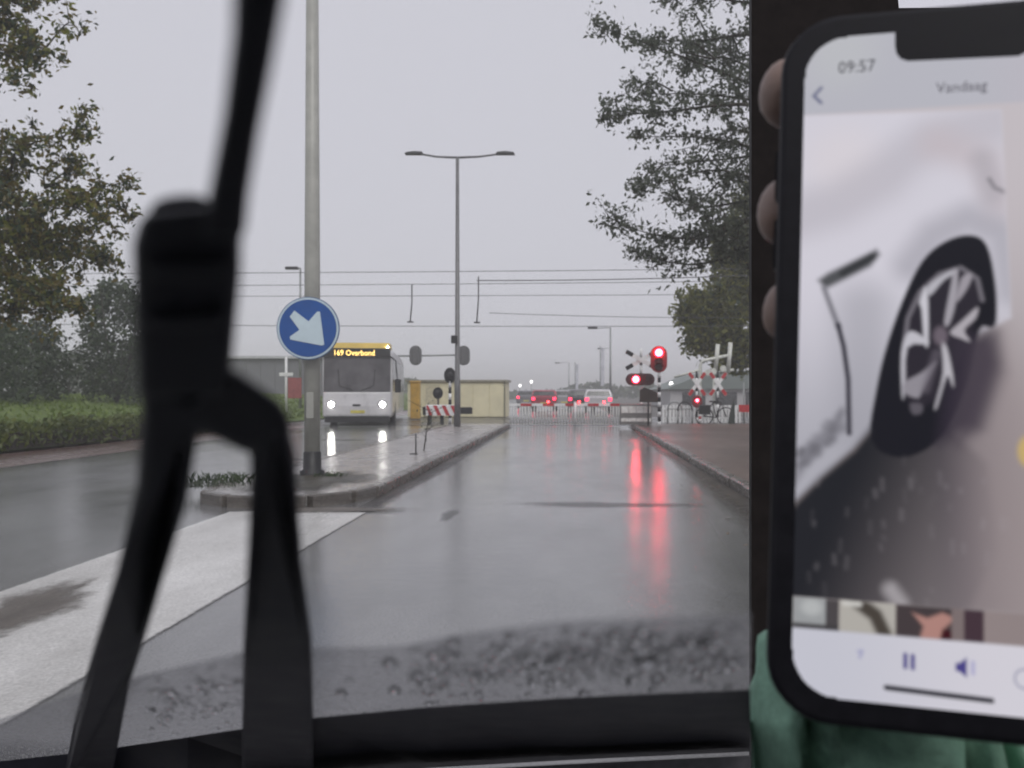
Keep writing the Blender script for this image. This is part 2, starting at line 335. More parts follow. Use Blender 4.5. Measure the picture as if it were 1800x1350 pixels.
WB = mat('wiper_black', (.017, .018, .027), .6, 0, .3, 90)
def outline(name, pts, o0, o1, parent, bevel=.0007):
    n = len(pts)
    return MB().prism(pts, lambda x, y: gl(x, y, o0), lambda x, y: gl(x, y, o1)).build(name, WB, parent, bevel)
outline('blade', [(412, -120), (512, -120), (500, 0), (478, 120), (456, 230), (438, 340), (430, 420), (352, 420), (374, 300), (392, 200), (408, 60)], .0025, .0075, pw)
ad = outline('adapter', [(248, 372), (300, 366), (392, 356), (426, 352), (424, 480), (408, 640), (400, 700), (244, 700), (236, 560), (232, 430)], .003, .0095, pw, .0012)
outline('adapter_clip', [(262, 356), (300, 344), (352, 340), (380, 360), (380, 410), (262, 415)], .0096, .0115, pw, .0008)
for yy in (470, 560): outline('adapter_rib', [(262, yy), (396, yy-6), (396, yy+14), (262, yy+20)], .0020, .0029, pw, .0003)
MB().lathe([(.0012, 0), (.0012, .0012), (.0008, .0016)], gl(330, 690, .0035), 'y', 12).build('pivot_pin', WB, pw)
outline('link', [(240, 660), (400, 640), (452, 676), (498, 708), (520, 760), (440, 800), (352, 756), (318, 800), (250, 720)], .0035, .0085, pw, .001)
outline('arm', [(436, 740), (500, 705), (522, 800), (528, 960), (548, 1120), (552, 1400), (424, 1400), (428, 1130), (436, 950), (440, 830)], .0035, .009, pw, .0012)
outline('arm', [(250, 690), (352, 740), (330, 880), (292, 1000), (252, 1130), (228, 1200), (190, 1400), (106, 1400), (132, 1260), (164, 1140), (206, 1000), (240, 850)], .0035, .0085, pw, .001)
outline('arm_cover', [(500, 1160), (546, 1165), (548, 1300), (440, 1300), (446, 1270)], .0092, .0105, pw, .0008)

# rain on the lower, unwiped part of the pane
film = bpy.data.materials.new('rain_film'); film.use_nodes = True; n = film.node_tree; n.nodes.clear(); L = n.links.new
tc = n.nodes.new('ShaderNodeTexCoord'); nn = n.nodes.new('ShaderNodeTexNoise'); nn.inputs['Scale'].default_value = 420; nn.inputs['Detail'].default_value = 4; L(tc.outputs['Object'], nn.inputs['Vector'])
vo = n.nodes.new('ShaderNodeTexVoronoi'); vo.inputs['Scale'].default_value = 700; L(tc.outputs['Object'], vo.inputs['Vector'])
bp = n.nodes.new('ShaderNodeBump'); bp.inputs['Strength'].default_value = .5; bp.inputs['Distance'].default_value = .0005; L(vo.outputs[0], bp.inputs['Height'])
tr_ = n.nodes.new('ShaderNodeBsdfTransparent'); tr_.inputs[0].default_value = (.84, .84, .85, 1)
df = n.nodes.new('ShaderNodeBsdfTranslucent'); df.inputs[0].default_value = (.20, .20, .21, 1); L(bp.outputs[0], df.inputs['Normal'])
vb_ = n.nodes.new('ShaderNodeTexVoronoi'); vb_.inputs['Scale'].default_value = 640; vb_.inputs['Randomness'].default_value = 1; L(tc.outputs['Object'], vb_.inputs['Vector'])
bd = n.nodes.new('ShaderNodeMapRange'); bd.inputs[1].default_value = .22; bd.inputs[2].default_value = .36; L(vb_.outputs['Distance'], bd.inputs[0])
m0 = n.nodes.new('ShaderNodeMapRange'); m0.inputs[1].default_value = .35; m0.inputs[2].default_value = .65; m0.inputs[3].default_value = .40; m0.inputs[4].default_value = .80; L(nn.outputs[0], m0.inputs[0])
mr = n.nodes.new('ShaderNodeMath'); mr.operation = 'MULTIPLY'; L(bd.outputs[0], mr.inputs[0]); L(m0.outputs[0], mr.inputs[1])
ms = n.nodes.new('ShaderNodeMixShader'); L(mr.outputs[0], ms.inputs[0]); L(tr_.outputs[0], ms.inputs[1]); L(df.outputs[0], ms.inputs[2])
oo = n.nodes.new('ShaderNodeOutputMaterial'); L(ms.outputs[0], oo.inputs[0])
ftop = [(-120, 1300), (0, 1264), (145, 1216), (240, 1190), (425, 1146), (560, 1138), (700, 1137), (800, 1115), (1000, 1091), (1319, 1079)]
fbot = [(-120, 1352), (0, 1338), (150, 1322), (240, 1309), (420, 1282), (560, 1261), (700, 1247), (800, 1239), (1000, 1226), (1319, 1212)]
def fy(tab, x): return float(np.interp(x, [q_[0] for q_ in tab], [q_[1] for q_ in tab]))
mbf = MB()
for (xa0, xb0), (xa1, xb1) in (((-120, 158), (-120, 118)), ((226, 432), (204, 428)), ((545, 1319), (550, 1319))):   # the arms wipe their own strip clear
    k_n = 14; v = []
    for k in range(k_n+1):
        xt = xa0+(xb0-xa0)*k/k_n; xo = xa1+(xb1-xa1)*k/k_n
        for u in range(6): q_ = u/5; v.append(gl(xt+(xo-xt)*q_, fy(ftop, xt)*(1-q_)+(fy(fbot, xo)+12)*q_, .0006))
    mbf.add(v, [(6*k+u, 6*k+u+1, 6*k+u+7, 6*k+u+6) for k in range(k_n) for u in range(5)], True)
rf = mbf.build('rain_water', film)
tag(rf, 'grey film of rain water on the unwiped foot of the windscreen', 'water', kind='stuff')
dm = bpy.data.materials.new('raindrop'); dm.use_nodes = True; p = dm.node_tree.nodes['Principled BSDF']
p.inputs['Transmission Weight'].default_value = 1; p.inputs['IOR'].default_value = 1.33; p.inputs['Roughness'].default_value = .02; p.inputs['Base Color'].default_value = (.97, .97, .98, 1)
mb = MB(); rd = random.Random(11)
def drop(px, py, r):
    c = gl(px, py, .0010); nrm = Vector((0, .9, .42)).normalized(); a = Vector((1, 0, 0)); b = nrm.cross(a)
    vs = []; n_s = 8; q = rd.uniform(.8, 1.25)
    r *= 1.35; rings = ((1, 0), (.93, .17), (.7, .33), (.36, .43))
    for f, h in rings:
        for k in range(n_s):
            t = 2*math.pi*k/n_s; vs.append(c+a*(f*r*math.cos(t))+b*(f*r*q*math.sin(t))+nrm*(h*r))
    vs.append(c+nrm*(.46*r)); fs = [(i*n_s+k, i*n_s+(k+1) % n_s, (i+1)*n_s+(k+1) % n_s, (i+1)*n_s+k) for i in range(3) for k in range(n_s)]
    fs += [(24+k, 24+(k+1) % n_s, 32) for k in range(n_s)]+[tuple(range(n_s-1, -1, -1))]
    mb.add(vs, fs, True)
def ylim(px):
    t = np.interp(px, [q[0] for q in ftop], [q[1] for q in ftop]); b = np.interp(px, [q[0] for q in fbot], [q[1] for q in fbot]); return t, b
for i in range(900):
    px = rd.choice([rd.uniform(720, 1310)]*5+[rd.uniform(250, 420)]); t, b = ylim(px)
    py = t+(b-t)*min(.95, max(.12, rd.gauss(.55, .2)))
    drop(px, py, rd.choice([.00022, .0003, .0004, .0005, .00075])*rd.uniform(.8, 1.2))
for px, py, r in [(600, 1218, .0011), (614, 1197, .0007), (694, 1214, .0012), (685, 1165, .0011), (1131, 1158, .0016), (1237, 1182, .0011), (1233, 1121, .001), (980, 1197, .0011), (1115, 1124, .0010), (1148, 1122, .0010), (1112, 1193, .0012), (1155, 1192, .0012), (287, 1220, .0013), (297, 1262, .0010), (935, 1152, .0009), (950, 1168, .0008), (880, 1148, .0008)]:
    drop(px, py, r)
tag(mb.build('raindrops', dm), 'raindrops beading on the foot of the windscreen', 'water', kind='stuff')

# ------------------------------------------------------------------ phone with its screen, and the hand behind it
TL = Vector((.0553, .218, .0845+H0)); V = Vector((.05137302, .12009277, .99143257)); U = Vector((.96509964, -.26123825, -.01836459)); N = U.cross(V)
SW, SH = 69.2, 152.0
def ph(a, b, d=0): return TL+U*(a/1000)-V*(b/1000)+N*(d/1000)     # millimetres right and down the screen, d out of it
phone = thing('phone', 'black smartphone with a notch playing a video of a white car wheel', 'phone')
def rrect(a0, a1, b0, b1, r, n=8):
    out = []
    for cx, cy, s in ((a1-r, b0+r, -90), (a1-r, b1-r, 0), (a0+r, b1-r, 90), (a0+r, b0+r, 180)):
        for k in range(n+1):
            t = rad(s+90*k/n); out.append((cx+r*math.cos(t), cy+r*math.sin(t)))
    return out
PB = mat('phone_black', (.010, .010, .0135), .5, 0, .25, 300, spec=.2)
body = MB().prism(rrect(-5.6, SW+5.6, -6.2, SH+6.0, 14), lambda a, b: ph(a, b, -10.5), lambda a, b: ph(a, b, -.25)).build('body', PB, phone, .0016)
MB().prism(rrect(-6.5, -5.4, 26, 38, .5, 3), lambda a, b: ph(a, b, -7), lambda a, b: ph(a, b, -4)).build('volume_button', PB, phone)
MB().prism(rrect(-6.5, -5.4, 43, 55, .5, 3), lambda a, b: ph(a, b, -7), lambda a, b: ph(a, b, -4)).build('volume_button', PB, phone)
# the picture on the screen: a fine grid of coloured dots, like the display itself
gx, gy = 231, 507
A, B = np.meshgrid(np.linspace(0, SW, gx), np.linspace(0, SH, gy)); A = A.ravel(); B = B.ravel()
def L3(r, g, b): return np.array(lin(r, g, b))
col = np.tile(L3(178, 178, 187), (A.size, 1))
def sst(x, e0, e1):
    t = np.clip((x-e0)/(e1-e0), 0, 1); return t*t*(3-2*t)
def smooth(poly, k=4):                                       # closed Catmull-Rom through the points
    P = np.array(poly, float); n = len(P); out = []
    for i in range(n):
        p0, p1, p2, p3 = P[i-1], P[i], P[(i+1) % n], P[(i+2) % n]
        for u in np.arange(k)/k: out.append(.5*((2*p1)+(-p0+p2)*u+(2*p0-5*p1+4*p2-p3)*u*u+(-p0+3*p1-3*p2+p3)*u**3))
    return out
def pm(poly, soft):
    P = np.array(poly, float); Q = np.roll(P, -1, 0); d = np.full(A.size, 1e9); ins = np.zeros(A.size, bool)
    for (x0, y0), (x1, y1) in zip(P, Q):
        ex, ey = x1-x0, y1-y0; t = np.clip(((A-x0)*ex+(B-y0)*ey)/(ex*ex+ey*ey+1e-9), 0, 1)
        d = np.minimum(d, np.hypot(A-x0-t*ex, B-y0-t*ey))
        c = ((y0 > B) != (y1 > B)) & (A < (x1-x0)*(B-y0)/(y1-y0+1e-12)+x0); ins ^= c
    return sst(np.where(ins, d, -d), -soft, soft)
def over(c, mk):
    global col
    c = np.asarray(c); col = col*(1-mk[:, None])+(c if c.ndim == 2 else c[None])*mk[:, None]
def grad(c0, c1, t): return L3(*c0)[None]*(1-t[:, None])+L3(*c1)[None]*t[:, None]
def band(pts, wd, soft):
    mk = np.zeros(A.size)
    for (x0, y0), (x1, y1) in zip(pts[:-1], pts[1:]):
        ex, ey = x1-x0, y1-y0; t = np.clip(((A-x0)*ex+(B-y0)*ey)/(ex*ex+ey*ey), 0, 1); mk = np.maximum(mk, 1-sst(np.hypot(A-x0-t*ex, B-y0-t*ey), wd-soft, wd+soft))
    return mk
over(L3(186, 188, 190), sst(np.hypot(A-8, B-4), 14, 2)*.5)
over(L3(190, 176, 186), sst(A, 34, 60)*.35)
vid = sst(B, 18.4, 19.4)*sst(-B, -131.2, -130.6)
over(grad((190, 183, 188), (148, 138, 139), sst(B, 30, 112)), vid)                                  # street at the right
car_b = vid*pm([(-2, 18.9), (43, 20.4), (44, 48), (44.8, 68), (38, 72), (30, 96), (15.9, 93.5), (12, 98), (-2, 112)], .6)
over(grad((205, 202, 212), (168, 167, 176), sst(B, 55, 102)), car_b)
over(L3(212, 205, 210), car_b*sst(np.hypot(A-9, B-31), 14, 2)*.6)
over(L3(183, 179, 188), car_b*band([(-2, 44), (8, 41), (18, 35), (28, 27), (43, 23)], 5.5, 4.5)*.75)
over(L3(190, 180, 186), car_b*band([(30, 28), (40, 33), (43, 42)], 4, 4)*.7)
over(L3(205, 202, 212), car_b*sst(np.hypot((A-30), (B-38)), 10, 1)*.5)
over(L3(150, 148, 158), car_b*band([(24, 56), (29, 49), (36, 45.5), (43, 49), (45, 62)], 3.6, 3.4)*.6)
over(L3(160, 156, 164), car_b*band([(39, 32), (41, 40)], 2.5, 2.4)*.5)
over(L3(70, 70, 78), car_b*band([(40.5, 36.5), (41.6, 38.5), (43.5, 39.5)], .5, .45)*.5)
over(L3(150, 149, 158), car_b*band([(14, 66), (14, 92)], 6, 5.5)*.55)
# handle, seam, road dirt
over(L3(62, 64, 66), vid*pm([(4, 59), (6.1, 57.4), (16.7, 52.0), (17.5, 53.2), (15.5, 56), (6.2, 60.9), (5, 60.4)], .9)*.95)
over(L3(40, 42, 44), vid*band([(9.5, 57.4), (15.8, 53.8)], .8, .7)*.8)
over(L3(95, 94, 102), vid*band([(5.4, 61), (7.4, 66.5), (8.7, 70)], .6, .55)*.8)
over(L3(48, 46, 56), vid*band([(8.6, 69.5), (9.9, 74.5), (11, 82), (11.4, 94.2)], .55, .4))
over(L3(112, 111, 119), vid*pm([(0, 101), (3.7, 94.9), (6.8, 93.3), (8, 91), (9.8, 88.5), (10.4, 93.6), (7.4, 95.6), (3.2, 100.4), (0, 106)], 1.3)*.75)
rs = np.random.RandomState(5)
for i in range(26):
    x = rs.uniform(0, 10.5); y = 101-x*.95+rs.uniform(-2.5, 3); over(L3(84, 83, 90), vid*band([(x, y), (x+rs.uniform(.1, 1.2), y-rs.uniform(.2, 1.2))], .8, .8)*rs.uniform(.1, .4))
# dark tyre, arch and shade beneath
dark = pm(smooth([(15.9, 93.5), (16.7, 86.2), (18.7, 75.9), (22.3, 64.2), (26.4, 55.1), (31.2, 50.6), (36.5, 49.2), (40, 51.7), (41.7, 60.5), (41.9, 68.2), (40.9, 70.2), (38.4, 70.8), (36, 82), (31, 94), (24, 99), (18, 98)]), .45)
under = pm([(16.2, 92.5), (12.3, 97.8), (5.1, 104.4), (.1, 110), (-3, 114), (-3, 136), (34, 136), (42, 118), (40, 100), (32, 92)], 1.4)
ug = sst(A*.9+(B-100)*.35, 10, 52)
over(grad((32, 33, 38), (124, 116, 119), ug), vid*under*sst(-A, -48, -30))
over(grad((68, 62, 72), (150, 138, 140), sst(A, 26, 50)), vid*pm([(30, 96), (38, 70), (43.5, 70), (50, 90), (50, 133), (34, 133), (32, 112)], 5)*.55)
over(L3(24, 24, 31), vid*dark)
over(L3(48, 42, 54), vid*pm([(33, 73), (41, 71), (42, 78), (38, 92), (30, 96), (31, 86)], 2.5)*.9)
over(L3(72, 64, 74), vid*pm([(37, 74), (42, 71.5), (43, 80), (39, 92), (34, 96)], 3)*.8)
over(L3(56, 50, 60), vid*pm([(22.6, 72), (24, 64), (28, 59), (33, 56.5), (37.5, 58), (39, 63), (36, 74), (30, 86), (26, 88.5), (23, 86)], .8)*.45)
SP = {'a': [(26.5, 66.2), (26, 64.2), (27.6, 61), (27.9, 73.3), (27.1, 73.6)], 'b': [(27.6, 61), (30, 58.7), (33.3, 57), (33.8, 57.8), (31.2, 59.3), (28.2, 62.9)],
      'c': [(23.8, 71.1), (26.5, 72), (27.9, 73.9), (23.5, 74.7), (23, 84.8), (22.5, 85.4), (22.3, 75.9)], 'd': [(23, 82.5), (26.5, 80.3), (29.5, 77.7), (28.9, 79.6), (26.6, 84.7), (25.6, 86), (23, 84.8)],
      'e': [(30.6, 73.2), (31.8, 74.8), (33, 80.8), (33, 83.4), (31.8, 80.9), (29.9, 87.4), (29.3, 87.8), (31, 80.2)], 'f': [(31.2, 68.8), (32.6, 60.4), (33.1, 57.2), (34, 57.8), (33.6, 64.3), (32.2, 69.4)],
      'g': [(33.6, 64.3), (34.7, 59.1), (36.5, 57.9), (36.8, 59.2), (35.3, 62.4)], 'h': [(32.4, 71.3), (34.7, 68.8), (38, 65.6), (37.6, 68.1), (35.3, 70.7), (36.5, 73.2), (34.7, 72.6)], 'i': [(24.2, 87.3), (26.6, 87.3), (26.6, 89.2), (24.8, 89.6)]}
over(L3(120, 116, 124), vid*band([(23, 84), (22.7, 76), (23.6, 68), (26.2, 62), (30.2, 58), (34.6, 56.6), (38, 59.2), (39, 64)], .45, .4)*.8)
for k, c in dict(a=(196, 194, 202), b=(176, 174, 182), c=(186, 184, 192), d=(140, 136, 144), e=(180, 177, 184), f=(158, 154, 162), g=(152, 147, 155), h=(168, 163, 170), i=(88, 84, 92)).items(): over(L3(*c), vid*pm(smooth(SP[k], 3), .42))
over(L3(108, 98, 108), vid*sst(np.hypot(A-30.4, (B-72)*.7), 2.1, .8)*.9)
over(L3(96, 90, 100), vid*band([(29.6, 76), (27.4, 84)], .9, .8)*.6)
for i in range(44):                                                                                  # rain streaks and wet glints
    x, y = rs.uniform(1, 48), rs.uniform(97, 130); l = rs.uniform(.4, 2.6)
    over(L3(176, 170, 176), vid*band([(x, y), (x+rs.uniform(-.3, .3), y+l)], rs.uniform(.25, .55), .6)*rs.uniform(.02, .12))
over(L3(185, 180, 184), vid*band([(20.5, 128), (22.5, 130.6)], 1.6, 1.5)*.6)
over(L3(205, 175, 90), vid*sst(np.hypot(A-47.8, (B-97)*.6), 2.6, 1.2)*.7)
# film strip and player bar
row = sst(B, 130.7, 131.2)*sst(-B, -137.9, -137.4)
over(L3(150, 138, 136), row)
def seg(a0, a1): return row*sst(A, a0-.2, a0+.2)*sst(-A, -a1-.2, -a1+.2)
over(L3(150, 152, 154), seg(0, 7.3)); over(L3(72, 68, 70), seg(7.0, 9.9)); over(L3(60, 58, 60), seg(0, 9.9)*sst(B, 136.2, 136.9)); over(L3(175, 177, 178), seg(.5, 6.6)*sst(np.hypot(A-4, (B-133)*1.3), 3.4, 1))
over(L3(172, 168, 162), seg(9.9, 21.6)); over(L3(70, 64, 58), row*band([(13.6, 131), (17.4, 133.6), (19.3, 137.5)], 1.5, .8)); over(L3(196, 194, 190), row*band([(11, 131.5), (14, 131.5)], .6, .5))
over(L3(66, 58, 60), seg(21.6, 34.6)); over(L3(170, 128, 120), row*pm([(25, 132.5), (28, 133.4), (31, 132), (33.6, 133), (31.4, 135.2), (30.4, 138), (26.4, 138), (27.2, 135.2)], .5)); over(L3(60, 16, 24), row*pm([(31, 135.5), (33.4, 135.5), (33, 138), (30.6, 138)], .4))
over(L3(120, 108, 108), seg(32.8, 35.2)); over(L3(66, 50, 58), seg(35.2, 39.2)); over(L3(140, 128, 128), seg(39.2, 60))
over(grad((192, 192, 203), (206, 203, 212), sst(A, 5, 45)), sst(B, 137.4, 137.9))
INK = L3(72, 66, 130)
over(INK, band([(23.6, 141.4), (23.6, 144)], .42, .25)); over(INK, band([(25.1, 141.5), (25.1, 144.1)], .42, .25))
over(INK, pm([(33.6, 142.2), (34.4, 142.1), (35.8, 140.9), (35.8, 145), (34.4, 143.9), (33.6, 143.8)], .25)); over(L3(170, 168, 200), band([(37, 141.8), (37, 144)], .4, .3))
over(L3(160, 160, 190), band([(14, 141.6), (14.8, 141.4), (14.3, 142.8)], .3, .28)); rr = np.hypot(A-47, B-144.2); over(L3(150, 150, 170), sst(rr, 1.6, 1.9)*sst(-rr, -2.3, -2.0))
over(L3(34, 34, 42), band([(19.8, 148.6), (40.6, 149.2)], .55, .25))
over(L3(96, 100, 128), band([(3.9, 12.4), (2.2, 14.3), (3.9, 16.1)], .35, .3))
inside = np.array(rrect(0, SW, 0, SH, 9.5)); msk = np.ones(A.size, bool)
for cx, cy, sx, sy in ((9.5, 9.5, -1, -1), (SW-9.5, 9.5, 1, -1), (9.5, SH-9.5, -1, 1), (SW-9.5, SH-9.5, 1, 1)):
    msk &= ~(((A-cx)*sx > 0) & ((B-cy)*sy > 0) & (np.hypot(A-cx, B-cy) > 9.5))
P = [ph(a, b, 0) for a, b in zip(A, B)]
idx = np.arange(gx*gy).reshape(gy, gx); q = np.stack([idx[:-1, :-1], idx[1:, :-1], idx[1:, 1:], idx[:-1, 1:]], -1).reshape(-1, 4); q = q[msk[q].all(1)]
me = bpy.data.meshes.new('screen'); me.from_pydata([tuple(p) for p in P], [], q.tolist()); me.update()
ca = me.color_attributes.new('display', 'FLOAT_COLOR', 'POINT'); ca.data.foreach_set('color', np.concatenate([col, np.ones((A.size, 1))], 1).astype(np.float32).ravel())
sm = bpy.data.materials.new('lit_display'); sm.use_nodes = True; n = sm.node_tree; p = n.nodes['Principled BSDF']
at_ = n.nodes.new('ShaderNodeVertexColor'); at_.layer_name = 'display'; n.links.new(at_.outputs[0], p.inputs['Emission Color']); p.inputs['Emission Strength'].default_value = 1
p.inputs['Base Color'].default_value = (.01, .01, .012, 1); p.inputs['Roughness'].default_value = .35; p.inputs['Specular IOR Level'].default_value = .15
me.materials.append(sm); scr = bpy.data.objects.new('screen', me); C.objects.link(scr); scr.parent = phone
nt_ = [(20.3, -.5)] + [(20.3, 3.2), (20.6, 5.2), (21.6, 6.6), (23.2, 7.3), (46.6, 8.0), (48.0, 7.4), (48.8, 6.0), (49, 3.2)] + [(49, -.5)]
MB().prism(nt_, lambda a, b: ph(a, b, -.1), lambda a, b: ph(a, b, .25)).build('notch', PB, phone)
DKT = mat('screen_text_dark', (.05, .052, .065), .6)
GYT = mat('screen_text_grey', (.13, .125, .16), .6)
BAS = lambda a, b: Matrix.Translation(ph(a, b, .2)) @ Matrix((U, V, N)).transposed().to_4x4()
text_mesh('09:57', .0042, DKT, scr, BAS(7.7, 9.2), 'clock_text', .0083)
text_mesh('Vandaag', .0036, GYT, scr, BAS(29.3, 15.6), 'title_text', .0108)

# hand: one skin, four fingers round the far edge of the phone, thumb on the hidden side
def skin_mesh(name, pts, edges, radii, m, sub=2):
    me = bpy.data.meshes.new(name); me.from_pydata([tuple(p) for p in pts], edges, []); o = bpy.data.objects.new(name, me); C.objects.link(o)
    sk = o.modifiers.new('skin', 'SKIN'); sk.use_smooth_shade = True
    for i, r in enumerate(radii): me.skin_vertices[0].data[i].radius = (r, r) if not isinstance(r, tuple) else r
    me.skin_vertices[0].data[0].use_root = True
    ss = o.modifiers.new('sub', 'SUBSURF'); ss.levels = ss.render_levels = sub
    bpy.context.view_layer.update(); dg = bpy.context.evaluated_depsgraph_get()
    nm = bpy.data.meshes.new_from_object(o.evaluated_get(dg)); bpy.data.objects.remove(o)
    nm.materials.clear(); nm.materials.append(m); nm.polygons.foreach_set('use_smooth', [True]*len(nm.polygons))
    o = bpy.data.objects.new(name, nm); C.objects.link(o); return o
SKIN = mat('skin', (.20, .135, .11), .5, 0, .12, 120, .1)
pts = []; rr_ = []; ed = []
def jn(a, b, d, r, par=None):
    pts.append(ph(a, b, d)); rr_.append(r); i = len(pts)-1
    if par is not None: ed.append((par, i))
    return i
wr = jn(56, 132, -42, (.022, .017)); pl = jn(50, 104, -34, (.026, .014), wr); kn = jn(46, 72, -30, (.024, .012), pl)
for (b0, b1, tip, r) in ((44, 4, -12.5, .0112), (56, 36, -12.0, .0112), (70, 62, -9.5, .0100), (86, 86, -2, .0068)):
    k0 = jn(40, b0, -30, r*1.1, kn if b0 < 80 else pl)
    k1 = jn(24, (b0+b1)/2, -29, r*1.05, k0); k2 = jn(9, b1+1, -25, r, k1); k3 = jn(0, b1, -21.5, r*.95, k2); jn(tip, b1-.5, -17, r*.8, k3)
t0 = jn(62, 84, -30, .012, pl); t1 = jn(76, 64, -20, .0105, t0); t2 = jn(82, 50, -10, .009, t1); jn(80, 42, -2, .007, t2)
hand = skin_mesh('person', pts, ed, rr_, SKIN)
tag(hand, "person's hand in green sleeve holding up the phone from behind", 'person')
# green sleeve below and behind the phone
SLV = mat('green_jacket_cloth', (.21, .385, .285), .8, 0, .2, 260, .15)
sv = []; sf = []; nu, nv = 72, 48
for j in range(nv+1):
    for i in range(nu):
        th = 2*math.pi*i/nu; ph_ = math.pi*(j/nv-.5)
        se = lambda c, e: math.copysign(abs(c)**e, c)
        x = se(math.cos(ph_), .55)*se(math.cos(th), .42); y = se(math.cos(ph_), .55)*se(math.sin(th), .7); z = se(math.sin(ph_), .55)
        px_ = .0505+.0415*(x+1)+max(0, -z-.1)*.012*(x+1); 
        fold = .009*math.sin((px_*520)+z*4.2+1.2*math.sin(z*5+px_*130))+.004*math.sin(px_*600+z*13)
        fold2 = .0025*math.sin(px_*310+z*3.1)
        zz = H0-.124+z*.052-(x*.012 if z > 0 else 0)
        Y_ = .272+y*.022
        sv.append((max(px_, .0)*1.0*(Y_/.26) if x < -.6 else px_*(Y_/.26)+fold2*.3*(x > -.3), Y_-(fold if y < 0 else 0), zz+fold2*(z > .2)))
for j in range(nv):
    for i in range(nu): sf.append((j*nu+i, j*nu+(i+1) % nu, (j+1)*nu+(i+1) % nu, (j+1)*nu+i))
MB().add(sv, sf, True).build('sleeve', SLV, hand)

# ------------------------------------------------------------------ lamp post with the blue keep-right sign on the island nose
Y1 = 12.5; bx = at(549, 850, Y1).x; Z0 = .125
lp = thing('lamp_post', 'tall pale lamp post with black foot carrying the blue sign', 'lamp post')
MB().tube([(bx, Y1, Z0), (bx, Y1, 3.0), (bx, Y1, 9.2)], [.108, .104, .07], 16).build('pole', POLEG, lp)
MB().lathe([(.17, 0), (.17, .05), (.125, .07), (.12, .30), (.106, .32)], (bx, Y1, Z0), 'z', 14).build('foot', BLACK, lp)
MB().box(bx-.05, bx+.05, Y1-.118, Y1-.10, .9, 1.25, .005).build('hatch', POLEG, lp)
MB().tube([(bx, Y1, 8.9), (bx+.5, Y1, 9.3), (bx+1.2, Y1, 9.4)], .03).build('bracket', POLEG, lp)
MB().box(bx+1.1, bx+1.8, Y1-.12, Y1+.12, 9.36, 9.46, .02).build('lamp_head', GALV, lp)
sg = thing('traffic_sign', 'round blue sign with white arrow pointing down right', 'traffic sign')
YS = 12.26; c = at(541.5, 577, YS); sx, sz = c.x, c.z
SB = mat('sign_blue', (.008, .075, .30), .35, 0, .12, 5, coat=.3); SWH = mat('sign_white', (.55, .66, .72), .4, 0, .08, 6)
MB().lathe([(.424, 0), (.424, .02)], (sx, YS, sz), 'y', 40).build('rim', mat('sign_rim', (.10, .16, .30), .4, .2), sg)
r0, r1 = .412, .386; v = []; f = []
for k in range(48):
    t = 2*math.pi*k/48
    for r_ in (r0, r1): v.append((sx+r_*math.cos(t), YS-.006, sz+r_*math.sin(t)))
f = [(2*k, 2*((k+1) % 48), 2*((k+1) % 48)+1, 2*k+1) for k in range(48)]
MB().lathe([(.385, 0), (.385, .010)], (sx, YS-.012, sz), 'y', 40).build('face', SB, sg)
MB().add(v, f).build('border', SWH, sg)
arr = [(510, 557), (518, 546), (543, 565), (558, 548), (563, 548), (570.5, 606), (566, 607.5), (511, 597), (510, 592), (527, 580)]
MB().plate([(at(x, y, YS).x, at(x, y, YS).z) for x, y in arr], YS-.018, YS-.0125).build('arrow', SWH, sg)
for dz in (-.2, .2): MB().box(sx-.05, bx+.12, YS+.02, YS+.06, sz+dz-.02, sz+dz+.02).build('clamp', GALV, sg)

# ------------------------------------------------------------------ double-armed street lamp at the end of the island
Y2 = 30.0; b = at(804, 740, Y2); tz = at(804, 277, Y2).z
sl = thing('street_lamp', 'tall grey street lamp with two arms at the end of the island', 'street lamp')
MB().tube([(b.x, Y2, .12), (b.x, Y2, 1.6), (b.x, Y2, 1.65), (b.x, Y2, tz)], [.105, .10, .085, .055], 12).build('pole', mat('grey_lamp_paint', (.17, .17, .175), .45, .2), sl)
for s, tip in ((-1, 712), (1, 905)):
    e = at(tip, 270, Y2)
    MB().tube([(b.x, Y2, tz), (b.x+s*.7, Y2, tz+.03), (e.x-s*.55, Y2, e.z-.02)], [.04, .035, .03], 8).build('arm', MATS['grey_lamp_paint'], sl)
    x0, x1 = sorted((e.x-s*.62, e.x))
    h = MB().prism([(x0, 0), (x1, 0), (x1-.04*s, .06), ((x0+x1)/2, .09), (x0+.04*s, .07)] if s > 0 else [(x0, .0), (x1, 0), (x1-.04, .07), ((x0+x1)/2, .09), (x0+.04, .05)],
                   lambda x, z: (x, Y2-.13, e.z-.03+z), lambda x, z: (x, Y2+.13, e.z-.03+z)).build('lamp_head', mat('lamp_head_grey', (.08, .08, .085), .5), sl, .01)
p = at(800, 597, Y2); MB().box(p.x-.11, p.x+.09, Y2-.2, Y2-.07, p.z-.13, p.z+.13, .02).build('detector_box', DKMET, sl)

# ------------------------------------------------------------------ traffic signals seen from behind, beyond the crossing
Y3 = 56.0
ts = thing('signal_gantry', 'grey mast arm carrying two rounded signal heads seen from behind', 'traffic light')
p0, p1 = at(692, 626, Y3), at(806, 624, Y3)
MB().tube([(p1.x, Y3, 0), (p1.x, Y3, p1.z+.3)], .07).build('mast', GALV, ts)
MB().tube([p0, p1], .055).build('mast_arm', GALV, ts)
SGY = mat('signal_back_grey', (.10, .10, .105), .6)
for px in (731, 815.5):
    q_ = at(px, 625, Y3); MB().plate(stadium(q_.x, q_.z, .76, 1.22, 24), Y3-.12, Y3-.08).build('backing_board', SGY, ts)
    MB().box(q_.x-.17, q_.x+.17, Y3-.22, Y3-.12, q_.z-.45, q_.z+.45, .03).build('housing', SGY, ts)

